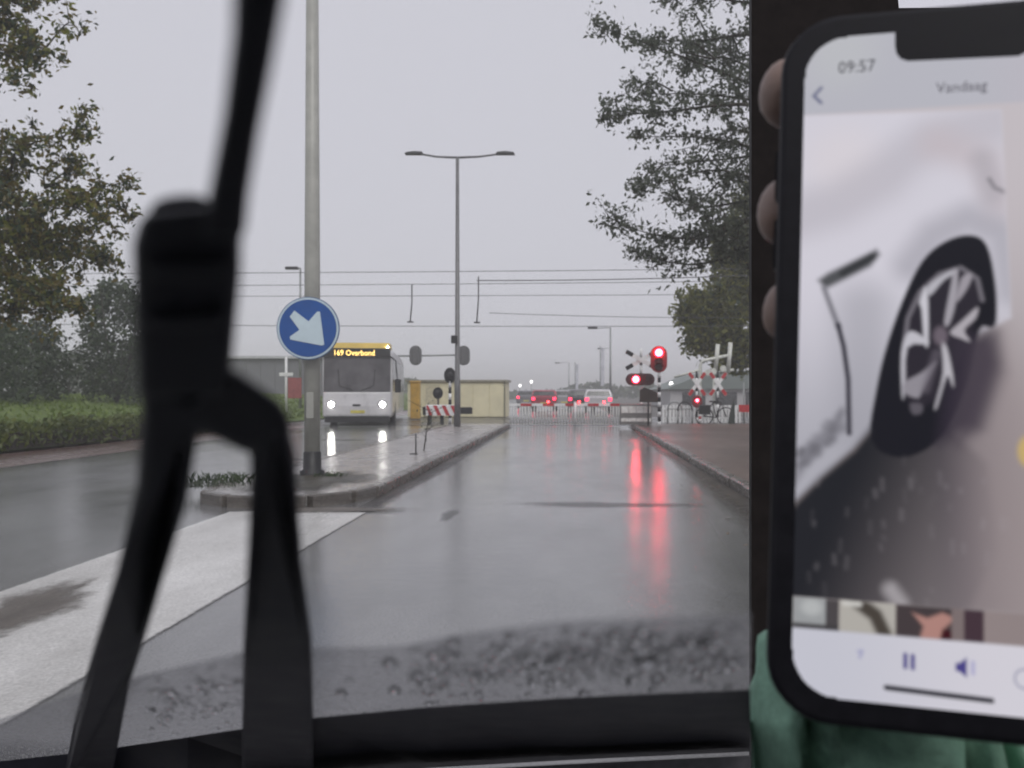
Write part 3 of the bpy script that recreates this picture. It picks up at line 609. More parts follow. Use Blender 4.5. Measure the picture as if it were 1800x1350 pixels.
# ------------------------------------------------------------------ bus
BY, BX, BW, BH = 34.0, -8.12, 2.55, 3.02
bus = thing('bus', 'white city bus with yellow roof edge, lit headlights and amber destination display', 'bus')
BWM = mat('bus_white', (.58, .57, .585), .3, 0, .12, 2, coat=.4)
YEL = mat('bus_yellow', (.62, .44, .10), .35, 0, .12, 2)
x0, x1 = BX-BW/2, BX+BW/2
prof = [(x0+.05, .32), (x1-.05, .32), (x1, .5), (x1, 2.6), (x1-.12, BH-.08), (x1-.3, BH), (x0+.3, BH), (x0+.12, BH-.08), (x0, 2.6), (x0, .5)]
MB().prism(prof, lambda x, z: (x, BY+.12, z), lambda x, z: (x, BY+12, z)).build('body', BWM, bus, .03)
MB().prism([(BY-.03, .40), (BY-.06, .75), (BY-.02, 1.27), (BY+.12, 1.27), (BY+.12, .34), (BY+.02, .34)], lambda y, z: (x0+.03, y, z), lambda y, z: (x1-.03, y, z)).build('front_panel', BWM, bus, .04)
MB().prism([(BY-.01, 1.28), (BY+.10, 2.56), (BY+.12, 2.56), (BY+.12, 1.28)], lambda y, z: (x0+.06, y, z), lambda y, z: (x1-.06, y, z)).build('windscreen', mat('bus_glass', (.075, .07, .075), .12, 0, .6, 1.2, spec=.8), bus)  # reflections put into the glass as a lighter, uneven colour
MB().prism([(BY+.03, 2.57), (BY+.07, 2.90), (BY+.12, 2.90), (BY+.12, 2.57)], lambda y, z: (x0+.06, y, z), lambda y, z: (x1-.06, y, z)).build('destination_box', BLACK, bus)
MB().prism([(BY+.04, 2.91), (BY+.2, BH+.10), (BY+1.8, BH+.11), (BY+2.0, 2.91)], lambda y, z: (x0+.1, y, z), lambda y, z: (x1-.1, y, z)).build('roof_fairing', YEL, bus, .02)
AMB = mat('amber_dots', (.5, .3, .05), .5, emit=(1, .66, .20), estr=3.2)
text_mesh('169 Overbond', .30, AMB, bus, FRONT(at(589, 0, BY).x, BY+.015, 2.635), 'destination_text', 1.46)
MB().box(x0+.1, x1-.1, BY-.04, BY+.5, .14, .335).build('bumper_skirt', BLACK, bus)
for s in (-1, 1):
    hx = BX+s*.93
    hl = MB().prism(stadium(hx, .82, .34, .22, 12), lambda x, z: (x, BY-.072, z), lambda x, z: (x, BY-.02, z)).build('headlight', mat('lamp_housing', (.3, .3, .31), .2, .4), bus)
    MB().lathe([(.10, 0), (.085, -.02)], (hx, BY-.074, .81), 'y', 14).build('bulb', HLAMP, hl)
    mr_ = MB().box(BX+s*1.5-.11, BX+s*1.5+.11, BY-.25, BY-.12, 1.25, 1.75, .03).build('mirror', BLACK, bus)
    MB().tube([(BX+s*1.2, BY+.1, 2.62), (BX+s*1.42, BY-.15, 2.45), (BX+s*1.48, BY-.18, 1.75)], .025, 6).build('mirror_arm', BLACK, mr_)
    wh = MB().lathe([(.40, -.14), (.48, -.12), (.48, .12), (.40, .14)], (BX+s*1.14, BY+2.7, .48), 'x', 20).build('wheel', RUBBER, bus)
    MB().lathe([(.26, 0), (.18, .02)], (BX+s*1.14+s*.145, BY+2.7, .48), 'x', 14).build('hub', GALV, wh)
    for i in range(6):
        y = BY+.9+i*1.75
        MB().box(BX+s*1.276-.008, BX+s*1.276+.008, y, y+1.62, 1.3, 2.55).build('side_window', GLASSD, bus)
MB().plate(stadium(BX-.02, .78, .30, .07, 12), BY-.075, BY-.06).build('emblem', BLACK, bus)
MB().box(BX-.24, BX+.28, BY-.055, BY-.04, .48, .59).build('number_plate', mat('plate_yellow', (.55, .48, .10), .4), bus)
for s, a in ((-1, .5), (1, .45)): MB().tube([(BX+s*.15, BY-.02, 1.32), (BX+s*(.15+a), BY-.01, 1.5), (BX+s*(.2+a), BY+.02, 2.1)], .014, 5).build('wiper', BLACK, bus)
for i in range(3): MB().lathe([(.03, 0), (.025, -.02)], (x1-.16-i*.0, BY+.03, 2.96), 'y', 8).build('marker_lamp', HLAMP, bus) if i == 0 else None
MB().box(BX-1.0, BX-.2, BY+.4, BY+.5, 1.4, 1.5).build('dashboard', DKMET, bus)

th_b = rad(8.5); bus.rotation_euler.z = th_b; bus.location = Vector((BX, BY, 0))-Matrix.Rotation(th_b, 3, 'Z') @ Vector((BX, BY, 0))
# ------------------------------------------------------------------ crossing equipment seen from behind at the end of the island
def striped(parent, name, x, Y, z0, z1, r, n, c0=WHITE, c1=BLACK):
    for k in range(n):
        a, b_ = z0+(z1-z0)*k/n, z0+(z1-z0)*(k+1)/n
        MB().tube([(x, Y, a), (x, Y, b_)], r, 10).build(name, (c0, c1)[k % 2], parent)
Y4 = 32.4
cs = thing('crossing_signal', 'black crossing lights seen from behind on a banded post by the island end', 'crossing signal')
q_ = at(791, 660, Y4); r_ = at(770, 691, Y4)
striped(cs, 'post_band', q_.x, Y4, .12, q_.z-.2, .055, 7)
for pnt, wx, hz in ((q_, .42, .56), (r_, .36, .42)):
    h = MB().plate(ell(pnt.x, pnt.z, wx/2, hz/2, 22), Y4-.05, Y4-.02).build('backing_board', BLACK, cs)
    MB().lathe([(.13, -.05), (.12, -.16), (.06, -.19)], (pnt.x, Y4, pnt.z), 'y', 14).build('lamp_back', BLACK, h)
MB().tube([(r_.x, Y4, r_.z-.2), (r_.x, Y4, .75)], .03).build('bracket', DKMET, cs)
MB().tube([(r_.x, Y4, .77), (q_.x, Y4, .77)], .03).build('bracket', DKMET, cs)
bm = thing('barrier_drive', 'barrier drive box with diagonal red and white stripes by the grey street lamp', 'barrier')
Yb = 31.6; a0, a1 = at(748, 710, Yb), at(806, 738, Yb)
MB().box(a0.x, a1.x, Yb, Yb+.35, .45, .82, .02).build('box', WHITE, bm)
for k in range(4):
    xs = a0.x+.12+k*.30
    MB().plate([(xs, .455), (xs+.13, .455), (xs-.03, .80), (xs-.16 if k else xs-.1, .80)], Yb-.014, Yb-.003).build('red_stripe', REDP, bm)
MB().box(a1.x, a1.x+.45, Yb+.1, Yb+.3, .50, .74, .03).build('counterweight', BLACK, bm)
MB().box(a0.x-.10, a0.x, Yb-.02, Yb+.32, .47, .76, .02).build('end_cap', BLACK, bm)
for xx in (a0.x+.12, a0.x+.55, a1.x-.12): MB().box(xx-.06, xx+.06, Yb+.08, Yb+.2, .125, .45).build('leg', DKMET, bm)

# cream equipment cabin and the yellow cabinet
Yk = 45.0; k0, k1 = at(716, 740, Yk), at(889, 668, Yk)
cb = thing('equipment_cabin', 'cream flat-roofed equipment cabin beyond the crossing', 'cabin')
CRM = mat('cream_panel', (.76, .70, .48), .6, 0, .12, 1.5)
npn = 6
MB().box(k0.x+.02, k1.x-.02, Yk+.03, Yk+2.6, .03, k1.z-.09).build('wall', CRM, cb)
for k in range(npn):
    xa = k0.x+(k1.x-k0.x)*k/npn; xb = k0.x+(k1.x-k0.x)*(k+1)/npn
    MB().box(xa+.012, xb-.012, Yk, Yk+.029, .06, k1.z-.12).build('wall_panel', CRM, cb, .006)
MB().box(k0.x-.08, k1.x+.08, Yk-.1, Yk+2.7, k1.z-.09, k1.z+.01).build('roof', mat('cabin_roof', (.30, .28, .22), .6), cb)
MB().box(k1.x-.09, k1.x-.02, Yk-.03, Yk-.002, .03, k1.z-.09).build('corner_post', mat('cabin_trim', (.18, .17, .12), .6), cb)
MB().box(k0.x+.9, k0.x+1.6, Yk-.02, Yk-.003, .08, k1.z-.2).build('door', mat('cabin_door', (.58, .53, .37), .6), cb)
Yy = 41.0; y0_ = at(721, 740, Yy); y1_ = at(737, 672, Yy)
yc = thing('cabinet', 'narrow yellow cabinet standing beside the bus', 'cabinet')
YC2 = mat('cabinet_yellow', (.55, .33, .06), .45, 0, .2, 4)
MB().box(y0_.x, y1_.x, Yy, Yy+.4, .08, y1_.z, .02).build('housing', YC2, yc)
MB().box(y0_.x-.03, y1_.x+.03, Yy-.03, Yy+.43, y1_.z+.001, y1_.z+.06, .02).build('lid', YC2, yc)
MB().box(y0_.x-.02, y1_.x+.02, Yy-.02, Yy+.42, .0, .08).build('plinth', KERB, yc)
MB().box(y0_.x+.04, y1_.x-.04, Yy-.012, Yy-.002, .15, y1_.z-.08).build('door', YC2, yc)

# ------------------------------------------------------------------ closed boom with hanging rods across the lane
Yg = 34.2
bo = thing('barrier_boom', 'closed white boom with hanging grey rods across our lane', 'barrier')
xa, xb = -2.45, 1.75
for k in range(10):
    u0, u1 = xa+(xb-xa)*k/10, xa+(xb-xa)*(k+1)/10
    MB().box(u0, u1, Yg-.04, Yg+.04, .74, .84).build('boom_band', (WHITE, REDP)[k % 2], bo)
RODM = mat('rod_grey', (.62, .62, .60), .5)
rod = MB().tube([(0, 0, .05), (0, 0, .735)], .026, 6).build('hanging_rod', RODM, bo); rod.location = (xa+.06, Yg, 0)
i = 1
while xa+.06+i*.11 < xb:
    o = rod.copy(); C.objects.link(o); o.parent = bo; o.location = (xa+.06+i*.11, Yg+rng.uniform(-.02, .02), 0); o.rotation_euler = (0, rng.uniform(-.02, .02), 0); i += 1
MB().box(xa, xb, Yg-.012, Yg+.012, .055, .085).build('bottom_rail', RODM, bo)
for px in (964, 1018, 1062):
    xx = at(px, 0, Yg).x; MB().lathe([(.05, 0), (.04, -.05)], (xx, Yg-.04, .90), 'y', 12).build('boom_lamp', RLAMP, bo)
    MB().box(xx-.03, xx+.03, Yg-.03, Yg+.03, .84, .9).build('lamp_foot', DKMET, bo)
nt2 = at(1011, 738, Yg-.3)
MB().tube([(nt2.x, Yg-.06, .06), (nt2.x, Yg-.06, .9)], .05, 8).build('tip_support', WHITE, bo)

# right-hand crossing post: cross, oval lamp board, white drive box, brown board
Yr = 32.0; G = .115
xs = at(1127, 0, Yr).x
cr_ = thing('crossing_signal', 'crossing post with black-tipped cross and lit oval red lamp board by the kerb', 'crossing signal')
striped(cr_, 'post_band', xs, Yr+.06, G, at(0, 612, Yr).z, .05, 9)
cz = at(0, 633, Yr).z; L_ = .62
for ang in (.52, -.52):
    ca, sa = math.cos(ang), math.sin(ang)
    def pt(l, h): return (xs+l*ca-h*sa, cz+l*sa+h*ca)
    dy = 0 if ang > 0 else -.035
    ar = MB().plate([pt(-L_, -.075), pt(L_, -.075), pt(L_, .075), pt(-L_, .075)], Yr-.04+dy, Yr-.012+dy).build('cross_arm', WHITE, cr_)
    for s in (-1, 1): MB().plate([pt(s*L_*.55, -.072), pt(s*(L_-.01), -.072), pt(s*(L_-.01), .072), pt(s*L_*.55, .072)], Yr-.052+dy, Yr-.043+dy).build('dark_tip', BLACK, ar)
oz = at(0, 667, Yr).z; ox = at(1125, 0, Yr).x
ob = MB().plate(stadium(ox, oz, 1.02, .42, 24), Yr-.10, Yr-.075).build('lamp_board', mat('lamp_board_dark', (.05, .014, .018), .5), cr_)
for s, mm in ((-.155, HOT), (.27, mat('dark_lens', (.07, .008, .01), .2))):
    MB().lathe([(.115, -.10), (.115, -.14)], (ox+s, Yr, oz), 'y', 18).build('lens', mm, ob)
    v = []; f = []
    for k in range(13):
        t = math.pi*k/12
        for y in (-.14, -.30): v.append((ox+s+.135*math.cos(t), Yr+y, oz+.135*math.sin(t)))
    f = [(2*k, 2*k+1, 2*k+3, 2*k+2) for k in range(12)]
    MB().add(v, f).build('hood', BLACK, ob)
tl = thing('traffic_light', 'red traffic light glowing in a rounded head on a black and white banded pole', 'traffic light')
Yt = 30.5; tx = at(1158, 0, Yt).x; tz0, tz1 = at(0, 655, Yt).z, at(0, 608, Yt).z
striped(tl, 'pole_band', tx+.02, Yt+.05, G, tz0, .055, 11)
hd = MB().plate(stadium(tx, (tz0+tz1)/2, .56, tz1-tz0, 24), Yt-.02, Yt+.02).build('backing_board', mat('board_painted_red_glow', (.30, .012, .02), .35), tl)  # the lamp's red glow is put into the board's colour
for j, (dz, mm) in enumerate(((.22, HOT), (-.06, mat('dark_lens_red', (.22, .008, .014), .25)), (-.27, mat('dark_lens_green', (.05, .008, .012), .3)))):
    zc = (tz0+tz1)/2+dz
    MB().lathe([(.125, -.025), (.125, -.06), (.10, -.075)], (tx, Yt, zc), 'y', 18).build('lens', mm, hd)
    v = []
    for k in range(13):
        t = math.pi*k/12
        for y in (-.06, -.24): v.append((tx+.15*math.cos(t), Yt+y, zc+.15*math.sin(t)))
    MB().add(v, [(2*k, 2*k+1, 2*k+3, 2*k+2) for k in range(12)]).build('hood', BLACK, hd)
bb = thing('notice_board', 'dark brown tilted board mounted low beside the banded crossing post', 'board')
Yq = 31.2
pq = [(1125, 685), (1133, 681), (1156, 690), (1156, 707), (1124, 707)]
MB().plate([(at(x, y, Yq).x, at(x, y, Yq).z) for x, y in pq], Yq, Yq+.05).build('panel', mat('brown_board', (.05, .035, .028), .5), bb)
e = at(1140, 707, Yq); MB().tube([(e.x, Yq+.09, G), (e.x, Yq+.09, e.z+.1)], .03).build('post', DKMET, bb)
wd = thing('barrier_drive', 'white barrier drive box with two pale bands under the brown board', 'barrier')
Yw = 31.6; w0, w1 = at(1090, 0, Yw), at(1146, 0, Yw)
MB().box(w0.x, w1.x, Yw, Yw+.5, G+.02, .86, .03).build('housing', mat('drive_grey', (.22, .21, .2), .5), wd)
REFL = mat('pale_reflector', (.88, .80, .77), .25)
for za, zb, kk in ((.54, .78, 4), (.24, .36, 4)):
    for k in range(kk):
        ua = w0.x+.03+(w1.x-w0.x-.06)*k/kk; ub = w0.x+.03+(w1.x-w0.x-.06)*(k+1)/kk
        MB().box(ua+.006, ub-.006, Yw-.016, Yw-.003, za, zb).build('reflector', REFL, wd)
# second crossing set further right, with grey pipes over it
for j, (px, tint) in enumerate(((1225, 0), (1262, 1))):
    Yx = 36.0; xx = at(px, 0, Yx).x; zc = at(0, 675, Yx).z
    t2 = thing('crossing_cross', ['red and white crossing cross on a post above the red lamp', 'red and white crossing cross on a post beside the parked bicycle'][j], 'crossing signal')
    striped(t2, 'post_band', xx, Yx+.06, 0, zc+.5, .045, 8)
    for ang in (.95, -.95):
        ca, sa = math.cos(ang), math.sin(ang); Ln = .55
        def pt(l, h): return (xx+l*ca-h*sa, zc+l*sa+h*ca)
        dy = 0 if ang > 0 else -.03
        ar = MB().plate([pt(-Ln, -.065), pt(Ln, -.065), pt(Ln, .065), pt(-Ln, .065)], Yx-.03+dy, Yx-.005+dy).build('cross_arm', WHITE, t2)
        for s in (-1, 1): MB().plate([pt(s*Ln*.5, -.062), pt(s*(Ln-.01), -.062), pt(s*(Ln-.01), .062), pt(s*Ln*.5, .062)], Yx-.042+dy, Yx-.032+dy).build('red_tip', REDP, ar)
    if j == 0:
        lz = at(0, 706, Yx).z
        MB().plate(stadium(xx, lz, .4, .5, 18), Yx-.09, Yx-.06).build('lamp_board', mat('lamp_board_red', (.12, .015, .02), .5), t2)
        MB().lathe([(.06, -.10), (.05, -.13)], (xx, Yx, lz+.05), 'y', 14).build('lens', HOT, t2)
        striped(t2, 'banded_tube', xx+.12, Yx-.02, .1, .7, .06, 6, WHITE, REDP)
gt = thing('pipe_gate', 'pale grey pipe portal standing behind the crossing crosses', 'frame')
Yz = 37.5; PIP = mat('pale_pipe', (.62, .63, .58), .5, .1)
def pp(*pts): return [at(x, y, Yz) for x, y in pts]
for pl_, r_ in (([(1231, 748), (1231, 640), (1236, 634), (1284, 624)], .07), ([(1258, 650), (1262, 605)], .09), ([(1280, 655), (1284, 602)], .09), ([(1255, 748), (1255, 655), (1290, 650)], .06), ([(1185, 663), (1231, 650)], .05)):
    MB().tube(pp(*pl_), r_, 8).build('pipe', PIP, gt)
for px, py in ((1244, 655), (1254, 653), (1271, 648)):
    c_ = at(px, py, Yz-.15); MB().lathe([(.13, -.05), (.14, .0), (.1, .06)], c_, 'y', 14).build('lamp_housing', PIP, gt)
# bicycle rack hoops, bicycle, upright board, fence
for k, px in enumerate((1186, 1204)):
    Yh = 35.0; c_ = at(px, 0, Yh)
    h = thing('bicycle_hoop', ['pale steel bicycle hoop just right of the banded traffic light pole', 'dark-topped bicycle hoop just left of the red crossing lamp'][k], 'bicycle rack', 'bicycle hoops by the crossing')
    MB().tube([(c_.x+.28*math.cos(t)*1.0, Yh, .55+.35*math.sin(t) if t <= math.pi else .55) for t in [math.pi*i/10 for i in range(11)]], .03, 8, False).build('arch', DKMET if k else GALV, h)
    for s in (-1, 1): MB().tube([(c_.x+s*.28, Yh, 0), (c_.x+s*.28, Yh, .55)], .03, 8).build('upright', GALV, h)
    MB().tube([(c_.x-.28, Yh, .62), (c_.x+.28, Yh, .62)], .02, 6).build('crossbar', GALV, h)
bk = thing('bicycle', 'dark bicycle parked below the crossing crosses', 'bicycle')
Yv = 34.6; cx0, cx1 = at(1238, 0, Yv).x, at(1276, 0, Yv).x; R = .33
for cx in (cx0, cx1):
    wl = MB().tube([(cx+R*math.cos(t), Yv, R+.02+R*math.sin(t)) for t in [2*math.pi*i/20 for i in range(21)]], .025, 6, False).build('wheel', RUBBER, bk)
    for i in range(6):
        t = math.pi*i/6; MB().tube([(cx+R*math.cos(t), Yv, R+.02+R*math.sin(t)), (cx-R*math.cos(t), Yv, R+.02-R*math.sin(t))], .005, 4).build('spoke', GALV, wl)
bb_ = (cx0+.45, Yv, .3); st = (cx0+.32, Yv, .85); hdp = (cx1-.18, Yv, .88)
for a_, b_ in ((bb_, st), (st, hdp), (bb_, hdp), ((cx0, Yv, .35), bb_), ((cx0, Yv, .35), st), (hdp, (cx1, Yv, .35))): MB().tube([a_, b_], .022, 6).build('frame_tube', DKMET, bk)
MB().box(st[0]-.13, st[0]+.12, Yv-.07, Yv+.07, .88, .94, .02).build('saddle', BLACK, bk)
MB().tube([(hdp[0], Yv-.28, 1.02), (hdp[0]+.06, Yv, 1.04), (hdp[0], Yv+.28, 1.02)], .018, 6).build('handlebar', BLACK, bk)
MB().box(cx0-.2, cx0+.22, Yv-.14, Yv+.14, .42, .78, .03).build('pannier', BLACK, bk)
ub = thing('upright_board', 'dark wedge-shaped board standing on edge beside the bicycle', 'board')
Yu = 33.6
MB().plate([(at(x, y, Yu).x, at(x, y, Yu).z) for x, y in ((1283, 726), (1291, 699), (1292, 745), (1280, 745))], Yu, Yu+.08).build('panel', mat('dark_green_board', (.035, .045, .04), .6), ub)
MB().box(at(1278, 0, Yu).x, at(1294, 0, Yu).x, Yu-.1, Yu+.18, 0, .08).build('foot', DKMET, ub)
fn = thing('barrier_boom', 'short closed red and white boom with hanging rods beside the red sign', 'barrier')
Yf = 35.5; f0 = at(1296, 0, Yf).x
for k in range(6):
    MB().box(f0+k*.35, f0+k*.35+.35, Yf-.04, Yf+.04, .66, .76).build('boom_band', (WHITE, REDP)[k % 2], fn)
rod2 = MB().tube([(0, 0, .03), (0, 0, .655)], .02, 6).build('hanging_rod', RODM, fn); rod2.location = (f0+.05, Yf, 0)
for k in range(1, 16):
    o = rod2.copy(); C.objects.link(o); o.parent = fn; o.location = (f0+.05+k*.13, Yf, 0)
rs_ = thing('warning_plate', 'red rectangular plate on a thin post above the short boom', 'sign')
c_ = at(1308, 718, 35.2); MB().box(c_.x-.2, c_.x+.26, 35.2, 35.23, c_.z-.14, c_.z+.14).build('panel', REDP, rs_)
MB().tube([(c_.x, 35.26, 0), (c_.x, 35.26, c_.z+1.0)], .025).build('post', GALV, rs_)
fe = thing('picket_fence', 'low pale picket fence behind the bicycle hoops', 'fence'); Yp_ = 36.6; q0, q1 = at(1166, 0, Yp_).x, at(1300, 0, Yp_).x
pk = MB().box(-.05, .05, -.012, .012, .04, .74, .008).build('picket', WHITE, fe); pk.location = (q0, Yp_, 0); nP = 22
for k in range(1, nP+1):
    o = pk.copy(); C.objects.link(o); o.parent = fe; o.location = (q0+(q1-q0)*k/nP, Yp_, rng.uniform(-.01, .01))
for z in (.2, .58): MB().box(q0-.05, q1+.05, Yp_+.014, Yp_+.04, z, z+.06).build('rail', WHITE, fe)
# ------------------------------------------------------------------ cars beyond the crossing
def car_thing(px, Y, colr, label, van=False, lit=True):
    X = at(px, 0, Y).x; t = thing('car', label, 'van' if van else 'car', 'cars queueing beyond the crossing', (X, Y, 0))
    m_ = mat('car_paint_%d' % int(px), colr, .3, .2, .1, 3, coat=.6); hw = .9
    Ht = 1.95 if van else 1.46
    side_ = [(0, .35), (0, .95), (.12, 1.0), (.35 if not van else .06, Ht-.05), (.8, Ht), (2.2, Ht-.02), (3.0, 1.02), (4.2, .85), (4.3, .35)]
    taper = lambda z: hw if z < 1.02 else hw-(z-1.02)*(.1 if van else .32)
    MB().prism(side_, lambda y, z: (-taper(z), y, z), lambda y, z: (taper(z), y, z)).build('body', m_, t, .05)
    za, zb = 1.05, Ht-.12; ya = (lambda z: .12+(z-1.0)*((.23 if not van else -.06)/max(.1, Ht-1.05)))
    MB().add([(-taper(za)+.1, ya(za)-.012, za), (taper(za)-.1, ya(za)-.012, za), (taper(zb)-.12, ya(zb)-.012, zb), (-taper(zb)+.12, ya(zb)-.012, zb),
              (-taper(za)+.1, ya(za)+.02, za), (taper(za)-.1, ya(za)+.02, za), (taper(zb)-.12, ya(zb)+.02, zb), (-taper(zb)+.12, ya(zb)+.02, zb)],
             [(0, 1, 2, 3), (7, 6, 5, 4), (0, 4, 5, 1), (1, 5, 6, 2), (2, 6, 7, 3), (3, 7, 4, 0)]).build('rear_window', GLASSD, t)
    for s in (-1, 1):
        MB().box(s*.74-.11, s*.74+.11, -.025, .02, .72, .92, .01).build('tail_light', TLAMP if lit else REDP, t)
        for y in (.75, 3.35):
            MB().lathe([(.26, -.1), (.32, -.08), (.32, .08), (.26, .1)], (s*.8, y, .32), 'x', 16).build('wheel', RUBBER, t)
    MB().box(-.88, .88, -.06, .02, .36, .58, .02).build('bumper', m_, t)
    MB().box(-.26, .26, -.075, -.061, .45, .56).build('number_plate', MATS['plate_yellow'], t)
car_thing(925, 82, (.16, .15, .17), 'grey hatchback in the queue next to the cream cabin')
car_thing(956, 64, (.28, .03, .05), 'hatchback with red tail light glow put into its colour, in the queue')  # body colour carries the red light of the tail lamps
car_thing(992, 70, (.3, .29, .31), 'silver hatchback behind the middle of the barrier')
car_thing(1022, 60, (.06, .05, .06), 'black hatchback beside the white hatchback')
car_thing(1052, 58, (.5, .48, .5), 'white hatchback with red tail lights beyond the barrier')
# far lamps
def lamp(px, ytop, Y, hx, label, grp='far street lamps'):
    t = at(px, ytop, Y); o = thing('street_lamp', label, 'street lamp', None)
    MB().tube([(t.x, Y, 0), (t.x, Y, t.z)], [.09, .05], 8).build('pole', GALV, o)
    h = at(hx, ytop+1, Y); MB().tube([t, (h.x, Y, h.z)], .03, 6).build('arm', GALV, o)
    d = .5 if hx > px else -.5; a_, b_ = sorted((h.x-d*.3, h.x+d)); MB().box(a_, b_, Y-.15, Y+.15, h.z-.05, h.z+.09, .02).build('lamp_head', DKMET, o)
lamp(1073, 576, 62, 1046, 'slim far street lamp with one arm behind the white hatchback')
lamp(1000, 637, 120, 982, 'small far street lamp above the red-glow hatchback')
lamp(1073.5, 612, 100, 1058, 'small far street lamp in line with the slim far lamp')
lamp(528, 471, 48, 519, 'slim street lamp standing behind the blue sign')
for k, (px, py, Y) in enumerate(((914, 678, 130), (934, 671, 120), (1180, 675, 80))):
    t = at(px, py, Y); o = thing('street_light', ['far lit street light above the cream cabin corner', 'far lit street light above the grey hatchback', 'lit white street light behind the red traffic light'][k], 'street lamp')
    MB().tube([(t.x, Y, 0), (t.x, Y, t.z+.1)], .06, 6).build('pole', GALV, o)
    MB().lathe([(.12, -.2), (.2, 0), (.12, .2)], t, 'z', 10).build('globe', mat('lit_globe', (.9, .9, .9), .4, emit=(1, .98, .95), estr=2.2), o)
# banners
BAN = mat('pale_banner', (.62, .62, .68), .8, 0, .25, 1.5)
for k, (px, y0, y1, Y, wpx) in enumerate(((1012, 640, 692, 85, 4.5), (1056, 612, 690, 85, 6))):
    o = thing('banner_flag', ['narrow pale banner flag far beyond the barrier', 'tall pale banner flag beside the far street lamps'][k], 'flag')
    a_ = at(px, y0, Y); b_ = at(px, y1, Y)
    MB().tube([(a_.x-.05, Y, 0), (a_.x-.05, Y, a_.z+.2)], .05, 6).build('pole', GALV, o)
    ww = wpx*Y/1600; n_b = 12; v = []
    for i in range(n_b+1):
        z = a_.z+(b_.z*.85+a_.z*.15-a_.z)*i/n_b
        for j in range(5): v.append((a_.x+ww*j/4, Y+.12*math.sin(i*.9+j*1.1), z))
    MB().add(v, [(i*5+j, i*5+j+1, i*5+j+6, i*5+j+5) for i in range(n_b) for j in range(4)], True).build('cloth', BAN, o)
# ------------------------------------------------------------------ overhead line over the railway
WIRE = mat('overhead_wire', (.06, .06, .065), .6)
wires = [((300, 474), (1330, 462), 40.0, .015), ((300, 496), (1330, 484), 40.6, .014), ((838, 493), (1330, 473), 38.5, .022), ((300, 515), (1330, 508), 44.0, .014), ((860, 550), (1330, 548), 38.6, .013), ((300, 565), (1330, 563), 38.6, .014)]
for k, (a_, b_, Y, r_) in enumerate(wires):
    p0, p1 = at(*a_, Y), at(*b_, Y)
    if k not in (2, 4): p0 = p0+(p0-p1)*.6
    p1 = p1+(p1-p0)*.9
    pts_ = []
    for i in range(13):
        t = i/12; q_ = p0.lerp(p1, t); q_.z -= .25*4*t*(1-t); pts_.append(q_)
    tag(MB().tube(pts_, r_, 6).build('overhead_wire', WIRE), ['topmost overhead railway wire above the street lamp arms level', 'second overhead railway wire below the topmost', 'dark sloping overhead wire starting at the hanging bracket', 'third thin overhead railway wire in the grey sky', 'short thin contact wire running right from the bracket', 'lowest overhead contact wire across the crossing'][k], 'wire')
for k, (px, ya, yb, Y) in enumerate(((841, 486, 567, 38.5), (724, 500, 566, 39.3))):
    o = thing('wire_bracket', ['thin hanging bracket between overhead wires right of the tall street lamp', 'faint hanging bracket between overhead wires left of the tall street lamp'][k], 'bracket')
    a_, b_ = at(px, ya, Y), at(px-3, yb, Y)
    MB().tube([a_, (a_.x, Y, (a_.z+b_.z)/2), b_], .03, 6).build('dropper', WIRE, o); MB().box(b_.x-.12, b_.x+.14, Y-.03, Y+.03, b_.z-.03, b_.z+.03).build('clamp', WIRE, o)
# ------------------------------------------------------------------ buildings
sh = thing('warehouse', 'long grey flat-roofed warehouse behind the bus', 'building')
Yw = 72.0; a_, b_ = at(180, 628, Yw), at(585, 628, Yw)
GRY = mat('grey_cladding', (.155, .155, .17), .6, 0, .12, .4)
MB().box(a_.x, b_.x, Yw+.06, Yw+20, 0, a_.z-.1).build('wall', GRY, sh)
nb = 16
for k in range(nb):
    u0 = a_.x+(b_.x-a_.x)*k/nb; u1 = a_.x+(b_.x-a_.x)*(k+1)/nb
    MB().box(u0+.02, u1-.02, Yw, Yw+.05, .3, a_.z-.3).build('cladding_panel', GRY, sh)
MB().box(a_.x-.3, b_.x+.3, Yw-.3, Yw+20.3, a_.z-.1, a_.z+.1).build('roof_edge', mat('pale_roof_edge', (.5, .5, .52), .5), sh)
wh2 = thing('industrial_hall', 'pale industrial hall with shallow grey-green roof behind the crossing crosses', 'building')
Ye = 75.0; e0, e1 = at(1178, 690, Ye), at(1480, 690, Ye); ez = at(0, 684, Ye).z; rz = at(0, 652, Ye).z
PAL = mat('pale_cladding', (.44, .43, .44), .6, 0, .1, .4)
MB().box(e0.x, e1.x, Ye, Ye+18, 0, ez).build('wall', PAL, wh2)
MB().prism([(e0.x-.4, ez), (e1.x, ez), (e1.x, rz+.4), (e0.x+3, rz-.1)], lambda x, z: (x, Ye-.4, z), lambda x, z: (x, Ye+18.4, z)).build('roof', mat('greygreen_roof', (.16, .19, .18), .6, 0, .1, .6), wh2)
for k in range(5): MB().box(e0.x+1+k*2.6, e0.x+2.9+k*2.6, Ye-.05, Ye-.004, .2, 1.3).build('window', GLASSD, wh2)
lb = thing('low_building', 'low far building with pinkish wall behind the waiting cars', 'building')
Yl = 140.0; l0, l1 = at(956, 695, Yl), at(1072, 695, Yl)
MB().box(l0.x, l1.x, Yl, Yl+15, 0, at(0, 694, Yl).z).build('wall', mat('pink_wall', (.36, .29, .29), .6, 0, .15, .3), lb)
MB().box(l0.x-.5, l1.x+.5, Yl-.5, Yl+15.5, at(0, 694, Yl).z, at(0, 690, Yl).z).build('roof', mat('far_roof', (.12, .11, .12), .6), lb)
for k in range(4): MB().box(l0.x+.8+k*2.4, l0.x+2.2+k*2.4, Yl-.1, Yl-.01, .3, .75).build('window', GLASSD, lb)
